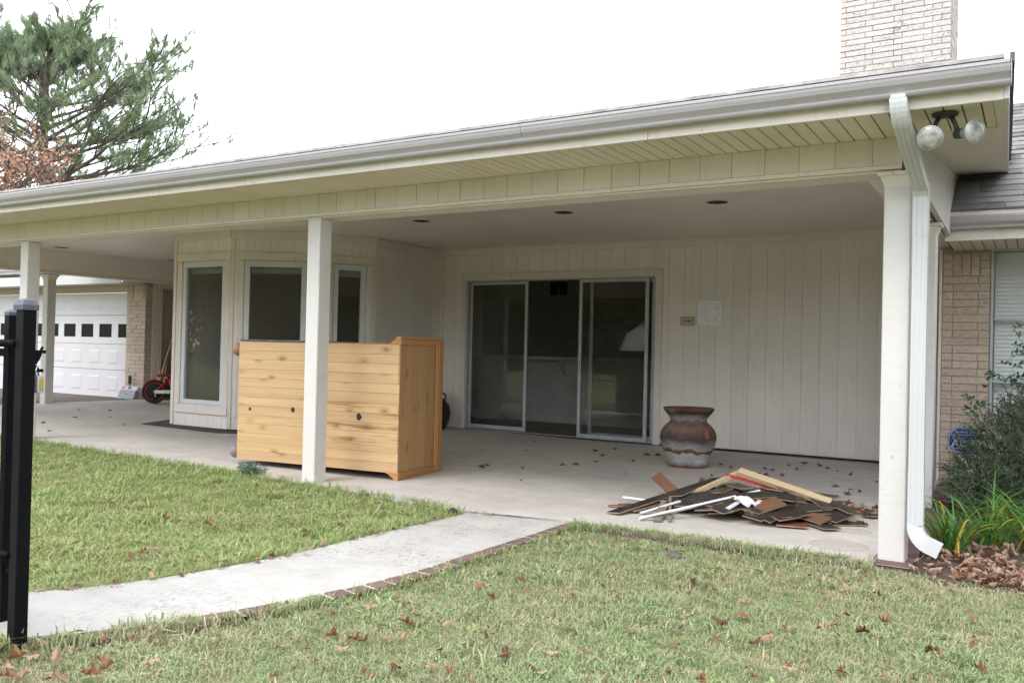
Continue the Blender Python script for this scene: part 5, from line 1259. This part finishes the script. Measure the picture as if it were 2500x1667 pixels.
tx, ty = [], []
for a in ((-2.4, 2.4, -4.3, -.15, 95), (-7, -2.7, -3.4, -.1, 70)):
    x, y = lawn_points(*a); tx.append(x); ty.append(y)
tx = np.concatenate(tx); ty = np.concatenate(ty); n_ = len(tx)
scatter('leaf_crumbs', np.stack([tx, ty, [lawn_z(a, b_)+.022 for a, b_ in zip(tx, ty)]], 1), rg.uniform(-.8, .8, (n_, 3))+np.stack([np.zeros(n_), np.zeros(n_), rg.uniform(0, 6, n_)], 1), rg.uniform(.010, .030, n_), rg.randint(0, 8, n_), lset)
clset = proto_set('clover_tuft', [tuft(9, .022, .05, .013, 130+s_, M['grassL'], 1.4) for s_ in range(3)])
cx_c = rg.uniform(-5.5, 1.5, 34); cy_c = rg.uniform(-3.4, -.4, 34); px_, py_ = [], []
for a, b_ in zip(cx_c, cy_c):
    k_ = rg.randint(8, 26); px_ += list(a+rg.normal(0, .10, k_)); py_ += list(b_+rg.normal(0, .10, k_))
px_, py_ = np.array(px_), np.array(py_); kk = (py_ < front_edge(px_)) & ~in_poly(px_, py_, walkfat) & ~in_poly(px_, py_, bedpoly); px_, py_ = px_[kk], py_[kk]; n_ = len(px_)
scatter('lawn_weeds', np.stack([px_, py_, [lawn_z(a, b_)+.004 for a, b_ in zip(px_, py_)]], 1), np.stack([rg.uniform(-.3, .3, n_), rg.uniform(-.3, .3, n_), rg.uniform(0, 6.28, n_)], 1), rg.uniform(.7, 1.3, n_), rg.randint(0, 3, n_), clset)

# daylilies --------------------------------------------------------
def blade_clump(n_, seed, spread, ymat):
    q = random.Random(seed); mb = MB()
    for i in range(n_):
        a = q.uniform(0, 2*PI); L = q.uniform(.32, .60); w_ = q.uniform(.011, .019); mi = 1 if q.random() < ymat else 0
        bx, by = q.gauss(0, spread), q.gauss(0, spread); up = q.uniform(.9, 1.35); pts = []; el = up; p = Vector((bx, by, 0)); nseg = 8
        rows = []
        for k in range(nseg+1):
            t_ = k/nseg; rows.append((p.copy(), el)); p = p+Vector((math.cos(a)*math.cos(el), math.sin(a)*math.cos(el), math.sin(el)))*(L/nseg); el -= (q.uniform(.10, .36) if mi == 0 else q.uniform(.2, .45))*(.4+t_)
        sx, sy = -math.sin(a), math.cos(a); vs = []
        for k, (p_, e_) in enumerate(rows):
            t_ = k/nseg; ww = w_*(1-t_**2.2)*.5+.0006
            vs += [(p_.x-sx*ww, p_.y-sy*ww, p_.z), (p_.x, p_.y, p_.z-.0035*(1-t_)), (p_.x+sx*ww, p_.y+sy*ww, p_.z)]
        mb.add(vs, [f_ for k in range(nseg) for f_ in ((k*3, k*3+1, k*3+4, k*3+3), (k*3+1, k*3+2, k*3+5, k*3+4))], mi)
    return mb
for (x, y, lb, n_, s) in ((.33, .52, 'daylily clump closest to the downspout outlet', 60, 3), (.52, .95, 'tall daylily clump behind the one by the downspout', 62, 4), (.80, .86, 'daylily clump with most yellowed blades at the right edge', 56, 5), (.72, 1.30, 'daylily clump hard against the dark shrub', 46, 6), (1.05, 1.1, 'daylily clump cut by the right picture edge', 46, 7)):
    mb = blade_clump(n_, s, .05, .10 if s != 5 else .2); me = bpy.data.meshes.new('daylily'); me.from_pydata(mb.v, [], mb.f); me.materials.append(M['lily']); me.materials.append(M['lilyyellow']); me.polygons.foreach_set('material_index', mb.m); me.polygons.foreach_set('use_smooth', [True]*len(me.polygons))
    t = thing('daylily', lb, 'plant', (x, y, -.02), 0, 'daylilies in the planting bed'); obj('leaves', me, t)

# shrub --------------------------------------------------------------
def leaflet(L, W, mat):
    me = bpy.data.meshes.new('leaflet'); me.from_pydata([(0, 0, 0), (L*.3, -W/2, .12*W), (L*.3, W/2, .12*W), (L*.75, -W*.35, .1*W), (L*.75, W*.35, .1*W), (L, 0, -.1*W), (L*.3, 0, 0), (L*.75, 0, -.02*W)], [], [(0, 1, 6), (0, 6, 2), (1, 3, 7, 6), (6, 7, 4, 2), (3, 5, 7), (7, 5, 4)]); me.materials.append(mat); return me
def sprig(n_, L, mat, seed, lw=(.022, .009)):
    q = random.Random(seed); mb = MB(); lf = leaflet(lw[0], lw[1], mat)
    co_ = [v.co.copy() for v in lf.vertices]; fc = [tuple(p.vertices) for p in lf.polygons]
    mb.tube([(0, 0, 0), (L*.5, .004, .01), (L, 0, .0)], [.0012, .001, .0006], 3, mi=1)
    for i in range(n_):
        t_ = (i+1)/n_; a = (i % 2*2-1)*q.uniform(.5, 1.1); r = Matrix.Translation((L*t_, 0, 0)) @ Matrix.Rotation(q.uniform(-1.4, 1.4), 4, 'X') @ Matrix.Rotation(a, 4, 'Z') @ Matrix.Rotation(q.uniform(-.5, .5), 4, 'Y')
        mb.add([r @ c for c in co_], fc, 0)
    me = bpy.data.meshes.new('sprig'); me.from_pydata(mb.v, [], mb.f); me.materials.append(mat); me.materials.append(M['twig']); me.polygons.foreach_set('material_index', mb.m); return me
sset = proto_set('shrub_sprig', [sprig(12, .13, M['shrubleaf'], s) for s in range(6)])
sh = thing('shrub', 'dense dark green shrub with fine leaves under the window', 'shrub', (.78, 2.25, -.02))
n_ = 7500; pts = []; rot = []
blobs = [((.0, .0, .42), (.52, .45, .36)), ((.45, -.1, .46), (.5, .45, .42)), ((-.32, .10, .27), (.26, .30, .15)), ((-.25, -.2, .20), (.30, .3, .18)), ((.1, .0, .72), (.36, .35, .22)), ((.55, 0, .78), (.45, .4, .28)), ((1.1, 0, .5), (.6, .5, .5))]
q = random.Random(3)
for i in range(n_):
    c, r_ = blobs[q.choices(range(7), (3, 3, 1.6, 1.4, 1.3, 1.4, 1.5))[0]]
    u, v_ = q.uniform(-1, 1), q.uniform(0, 2*PI); k = (q.random()**.33)*q.uniform(.8, 1.08); s_ = math.sqrt(1-u*u); d = Vector((s_*math.cos(v_), s_*math.sin(v_), u))
    p = Vector((c[0]+d.x*r_[0]*k, c[1]+d.y*r_[1]*k, max(.02, c[2]+d.z*r_[2]*k)))
    if math.sin(p.x*13+p.z*7)*math.sin(p.z*15-p.y*9) > .62 and q.random() < .8: continue
    dv = (d+Vector((q.gauss(0, .5), q.gauss(0, .5), q.gauss(.35, .5)))).normalized(); e_ = dv.to_track_quat('X', 'Z').to_euler(); pts.append(p); rot.append((e_.x+q.uniform(-1, 1), e_.y, e_.z))
n_ = len(pts); scatter('foliage', pts, rot, [q.uniform(.7, 1.25) for _ in pts], [q.randrange(6) for _ in pts], sset, sh)
tw = MB()
for i in range(46):
    a = q.uniform(0, 2*PI); u = q.uniform(.2, 1); e_ = Vector((q.uniform(-.5, .9), q.uniform(-.35, .3), q.uniform(.35, .98))); b0 = Vector((q.uniform(-.15, .5), q.uniform(-.1, .1), 0)); m_ = b0.lerp(e_, .5)+Vector((0, 0, .08)); tw.tube([b0, m_, e_], [.008, .005, .0018], 5)
obj('stems', tw.mesh('stems', M['twig'], True), sh)
# rose in front of the window
rset = proto_set('rose_sprig', [sprig(7, .085, M['roseleaf'], 30+s, (.040, .022)) for s in range(4)])
ro = thing('rose_bush', 'thin rose canes with few leaves in front of the blinds', 'rose bush', (.62, 2.1, 0))
st = MB(); pts = []; rot = []
canes = [((.1, 0, .5), (.0, -.02, .95), (-.04, -.03, 1.16)), ((.2, 0, .6), (.10, 0, 1.15), (-.02, 0, 1.36)), ((.3, 0, .6), (.22, 0, 1.2), (.10, 0, 1.33)), ((-.1, 0, .4), (-.22, 0, .72), (-.30, 0, .86)), ((.2, 0, .6), (.05, -.02, .95), (-.12, -.02, 1.03)), ((.35, 0, .5), (.4, 0, .95), (.25, 0, 1.1))]
for a, b_, c in canes:
    st.tube([(a[0], a[1], 0), a, b_, c], [.006, .005, .003, .0015], 5)
    for k in range(9):
        t_ = .25+.75*k/8; p = Vector(a).lerp(Vector(b_), t_*2) if t_ < .5 else Vector(b_).lerp(Vector(c), (t_-.5)*2); pts.append(p); rot.append((q.uniform(-.5, .5), q.uniform(-.5, .3), q.uniform(0, 6.28)))
obj('canes', st.mesh('canes', M['twig'], True), ro); n_ = len(pts); scatter('leaves', pts, rot, [q.uniform(.7, 1.2) for _ in pts], [q.randrange(4) for _ in pts], rset, ro, kind='stuff')
fl = MB()
for (x, y, z) in ((-.02, -.1, .80), (-.20, -.05, .93), (.16, -.12, .74)):
    fl.lathe([(.0, 0), (.012, .004), (.020, .016), (.014, .026), (0, .022)], 9, Matrix.Translation((x, y, z)), cap=False)
obj('blossom', fl.mesh('blossom', M['redlam'], True), ro)
# weed by the slab
wset = proto_set('weed_sprig', [sprig(9, .07, M['weed'], 50+s, (.024, .010)) for s in range(3)])
wd = thing('weed', 'small bluish green weed at the slab edge left of the middle post', 'weed', (-5.02, -.02, -.01)); n_ = 60
pts = [(q.gauss(0, .05), q.gauss(0, .03), q.uniform(0, .03)) for _ in range(n_)]; rot = [(q.uniform(-1, 1), q.uniform(-1.4, -.4), q.uniform(0, 6.28)) for _ in range(n_)]
scatter('leaves', pts, rot, [q.uniform(.8, 1.4) for _ in pts], [q.randrange(3) for _ in pts], wset, wd)

# trees --------------------------------------------------------------
def branch(mb, tips, q, p, d, L, r_, lvl, droop=0.0, segs=6, up=.1):
    pts = [p.copy()]; rad = [r_]; cur = p.copy(); dr_ = d.normalized()
    for k in range(segs):
        dr_ = (dr_+Vector((q.gauss(0, .10), q.gauss(0, .10), q.gauss(0, .08)+up*(k/segs)-droop))).normalized(); cur = cur+dr_*(L/segs); pts.append(cur.copy()); rad.append(max(r_*(1-.85*(k+1)/segs), .026))
        if lvl > 0 and k >= 1:
            for _ in range(2 if lvl > 1 else 1):
                a = q.uniform(.5, 1.0)*q.choice((-1, 1)); side = dr_.cross(Vector((0, 0, 1))).normalized(); nd = (dr_+side*a+Vector((0, 0, q.uniform(-.15, .55)))).normalized()
                branch(mb, tips, q, cur, nd, L*q.uniform(.28, .48), rad[-1]*.55, lvl-1, droop, 4, up)
        if lvl == 0: tips.append((cur.copy(), dr_.copy()))
    mb.tube(pts, rad, 6 if lvl else 4, cap=False)
def needle_tuft(seed, n_=34, L=.24):
    q = random.Random(seed); mb = MB()
    for i in range(n_):
        th = q.uniform(0, 2*PI); el = q.uniform(.15, 1.15); d = Vector((math.cos(el), math.sin(el)*math.cos(th), math.sin(el)*math.sin(th))); l_ = L*q.uniform(.7, 1.1); b0 = Vector((q.uniform(-.16, .05), 0, 0)); s_ = d.orthogonal().normalized()*.0085
        mb.add([b0-s_, b0+s_, b0+d*l_], [(0, 1, 2)])
    me = bpy.data.meshes.new('needles'); me.from_pydata(mb.v, [], mb.f); me.materials.append(M['needle']); return me
nset = proto_set('needle_tuft', [needle_tuft(s) for s in range(5)])
pine = thing('pine_tree', 'tall open crowned pine tree rising behind the porch roof', 'pine tree', (-42.6, 20, -.1))
q = random.Random(21); mb = MB(); tips = []
H = 15.6
tr_pts = [(0, 0, 0), (.05, 0, 4), (.0, .1, 8), (-.15, 0, 11), (-.1, 0, 14), (.1, 0, 16), (.15, 0, H)]
mb.tube(tr_pts, [.42, .36, .30, .23, .15, .08, .03], 10, cap=False)
z = 8.6
while z < H-.3:
    t_ = (z-8.2)/(H-8.2); Lm = 7.3*max(0, 1-t_**1.7)**.75*(.92 if z < 10 else 1)+.5
    for k in range(4):
        a = q.uniform(0, 2*PI); el = .12+.75*t_+q.uniform(-.1, .15)
        branch(mb, tips, q, Vector((0, 0, z)), Vector((math.cos(a)*math.cos(el), math.sin(a)*math.cos(el), math.sin(el))), Lm*q.uniform(.7, 1.05), .13*(1-t_)+.035, 2, .015, 6, .10)
    z += .55
obj('trunk', mb.mesh('trunk', M['bark'], True), pine)
pts = []; rot = []
for p, d in tips:
    for _ in range(1):
        if q.random() < .30: continue
        pts.append(p+Vector((q.gauss(0, .10), q.gauss(0, .10), q.gauss(0, .10)))); dv = (d*.7+Vector((q.gauss(0, .25), q.gauss(0, .25), 1.0+q.gauss(0, .25)))).normalized(); e_ = dv.to_track_quat('X', 'Z').to_euler(); rot.append((q.uniform(0, 6), e_.y, e_.z))
pfol = scatter('crown', pts, rot, [q.uniform(1.0, 1.9) for _ in pts], [q.randrange(5) for _ in pts], nset, pine)
print('pine tufts', len(pts), 'faces', len(mb.f))
def treecopy(src, loc, s, rz, label, cat):
    r_ = src.copy(); COL.objects.link(r_); r_.location = loc; r_.scale = (s, s, s); r_.rotation_euler = (0, 0, rz); r_['label'] = label; r_['category'] = cat
    for c in src.children:
        k = c.copy(); COL.objects.link(k); k.parent = r_
    return r_
treecopy(pine, (4.3, 26, -.1), .585, 1.0, 'pine branch tips showing past the right end of the roof', 'pine tree')
# russet oak, lower left
oset = []
for s in range(4):
    qq = random.Random(70+s); mbo = MB()
    for i in range(9):
        c = Vector((qq.gauss(0, .10), qq.gauss(0, .10), qq.gauss(0, .10))); rr_ = Matrix.Rotation(qq.uniform(0, 6.28), 4, 'Z') @ Matrix.Rotation(qq.uniform(-1.2, 1.2), 4, 'X'); L = qq.uniform(.09, .14)
        mbo.add([c+(rr_ @ Vector(v)) for v in ((0, 0, 0), (L*.4, -L*.32, .01), (L, 0, -.01), (L*.4, L*.32, .01))], [(0, 1, 2), (0, 2, 3)])
    me = bpy.data.meshes.new('oakcluster'); me.from_pydata(mbo.v, [], mbo.f); me.materials.append(M['oakleaf']); oset.append(me)
oset = proto_set('oak_cluster', oset)
oak = thing('oak_tree', 'leafy oak with russet autumn leaves below the tall pine', 'oak tree', (-37.6, 14, -.1))
q = random.Random(33); mb = MB(); tips = []
mb.tube([(0, 0, 0), (.1, 0, 3), (0, .1, 6), (.1, 0, 8.5)], [.3, .24, .17, .06], 8, cap=False)
for k in range(26):
    z = q.uniform(4.2, 8.4); a = q.uniform(0, 2*PI); el = q.uniform(.1, .8)
    branch(mb, tips, q, Vector((0, 0, z)), Vector((math.cos(a)*math.cos(el), math.sin(a)*math.cos(el), math.sin(el))), q.uniform(2.4, 4.4)*(1-.35*(z-4.2)/4.2), .07, 2, .0, 5, .1)
obj('trunk', mb.mesh('trunk', M['bark'], True), oak)
pts = [p+Vector((q.gauss(0, .15), q.gauss(0, .15), q.gauss(0, .15))) for p, d in tips if q.random() < .42]
scatter('crown', pts, [(q.uniform(0, 6), q.uniform(0, 6), q.uniform(0, 6)) for _ in pts], [q.uniform(.8, 1.5) for _ in pts], [q.randrange(4) for _ in pts], oset, oak)
print('oak', len(pts))

# what stands across the yard (seen in the glass), with some growth added to darken reflections
tset = []
for s in range(3):
    qq = random.Random(90+s); mbo = MB()
    for i in range(26):
        c = Vector((qq.gauss(0, .35), qq.gauss(0, .35), qq.gauss(0, .3))); rr_ = Matrix.Rotation(qq.uniform(0, 6.28), 4, 'Z') @ Matrix.Rotation(qq.uniform(-1.2, 1.2), 4, 'X'); L = qq.uniform(.16, .3)
        mbo.add([c+(rr_ @ Vector(v)) for v in ((0, 0, 0), (L*.4, -L*.32, .01), (L, 0, -.01), (L*.4, L*.32, .01))], [(0, 1, 2), (0, 2, 3)])
    me = bpy.data.meshes.new('leafcluster'); me.from_pydata(mbo.v, [], mbo.f); me.materials.append(M['treeleaf']); tset.append(me)
tset = proto_set('leaf_cluster', tset)
by = thing('backyard_tree', 'broad dark tree across the yard, farthest to the left', 'tree', (-34, -22, -.1), 0, 'trees across the yard')
q = random.Random(44); mb = MB(); tips = []
mb.tube([(0, 0, 0), (.1, 0, 3), (0, .1, 6), (.1, 0, 9)], [.35, .28, .2, .06], 8, cap=False)
for k in range(10):
    a = q.uniform(0, 2*PI); el = q.uniform(.2, .9); z = q.uniform(2, 7); mb.tube([(0, 0, z), (2.5*math.cos(a), 2.5*math.sin(a), z+1.2), (4*math.cos(a), 4*math.sin(a), z+2.2)], [.12, .07, .02], 6, cap=False)
obj('trunk', mb.mesh('trunk', M['bark'], True), by); pts = []
for i in range(1700):
    u, v_ = q.uniform(-1, 1), q.uniform(0, 2*PI); s_ = math.sqrt(1-u*u); k = q.random()**.4*(1+.2*math.sin(3*v_)+.15*math.sin(5*u+2*v_)); pts.append((4.3*s_*math.cos(v_)*k, 4.3*s_*math.sin(v_)*k, 5.6+4.6*u*k))
scatter('crown', pts, [(q.uniform(0, 6), q.uniform(0, 6), q.uniform(0, 6)) for _ in pts], [q.uniform(.8, 1.5) for _ in pts], [q.randrange(3) for _ in pts], tset, by)
for i, (x, y, s) in enumerate(((-27, -27, .8), (-20, -27, .75), (-14.5, -27, .85), (-7.0, -28, .7), (2, -29, .8))):
    treecopy(by, (x, y, -.1), s, i*1.3, ('second broad dark tree from the left across the yard', 'third broad dark tree from the left across the yard', 'dark tree standing behind the white shed', 'dark tree right of the white shed', 'dark tree across the yard, farthest to the right')[i], 'tree')
treecopy(by, (17, -2, -.1), 1.0, 2.2, 'unseen tree added right of the house to darken bay reflections', 'tree')  # added out of view, so the right bay pane reflects dark leaves
treecopy(by, (19, 7, -.1), 1.1, 4.2, 'second unseen tree added right of the house to darken bay reflections', 'tree')  # also added for a dark reflection in the bay glass
hg = thing('reflection_hedge', 'unseen foliage band added to darken the window reflections', 'reflection_hedge', (0, 0, -.1)); pts = []  # added out of view, so the glass reflects foliage instead of bright sky
for i in range(5200):
    if i < 4200: pts.append((q.uniform(-42, 20), -26+q.gauss(0, .5), q.uniform(.1, 2.3+.4*math.sin(i))))
    else: pts.append((14+q.gauss(0, .4), q.uniform(-12, 12), q.uniform(.1, 3.8)))  # side strip added to darken the right bay pane
scatter('foliage', pts, [(q.uniform(0, 6), q.uniform(0, 6), q.uniform(0, 6)) for _ in pts], [q.uniform(.8, 1.4) for _ in pts], [q.randrange(3) for _ in pts], tset, hg)
sd2 = thing('garden_shed', 'white lap sided gambrel shed across the yard', 'shed', (-11.9, -15, -.05))
gm = [(-.85, 0), (.85, 0), (.85, 1.35), (.62, 1.9), (0, 2.3), (-.62, 1.9), (-.85, 1.35)]
body = obj('wall', MB().prism(gm, 0, -3, 'y').mesh('wall', M['shed']), sd2)
for i in range(17):
    z = .05+i*.13; hw = .85 if z < 1.25 else (.85-(z-1.25)*.42 if z < 1.82 else max(.05, .60-(z-1.82)*1.45)); obj('lap_board', bmesh_box(round(2*hw, 3), .014, .12, M['shed'], .004), body, (-hw, .0, z))
obj('roof', MB().add([(.92, .15, 1.3), (.66, .15, 1.94), (0, .15, 2.36), (-.66, .15, 1.94), (-.92, .15, 1.3), (.92, -3.1, 1.3), (.66, -3.1, 1.94), (0, -3.1, 2.36), (-.66, -3.1, 1.94), (-.92, -3.1, 1.3)], [(0, 1, 6, 5), (1, 2, 7, 6), (2, 3, 8, 7), (3, 4, 9, 8)]).mesh('roof', M['shingle']), sd2)
yf = thing('yard_fence', 'long black iron picket fence across the back yard', 'fence', (-14, -10.5, 0))
for z in (.2, 1.15): obj('rail', MB().box(0, 0, z, 22, .03, z+.035).mesh('rail', M['blackmetal']), yf)
for i in range(176): obj('picket', bmesh_box(.018, .018, 1.42, M['blackmetal'], 0), yf, (.06+i*.125, -.02, -.02))
bpy.context.view_layer.update()
print('objects', len(bpy.data.objects))
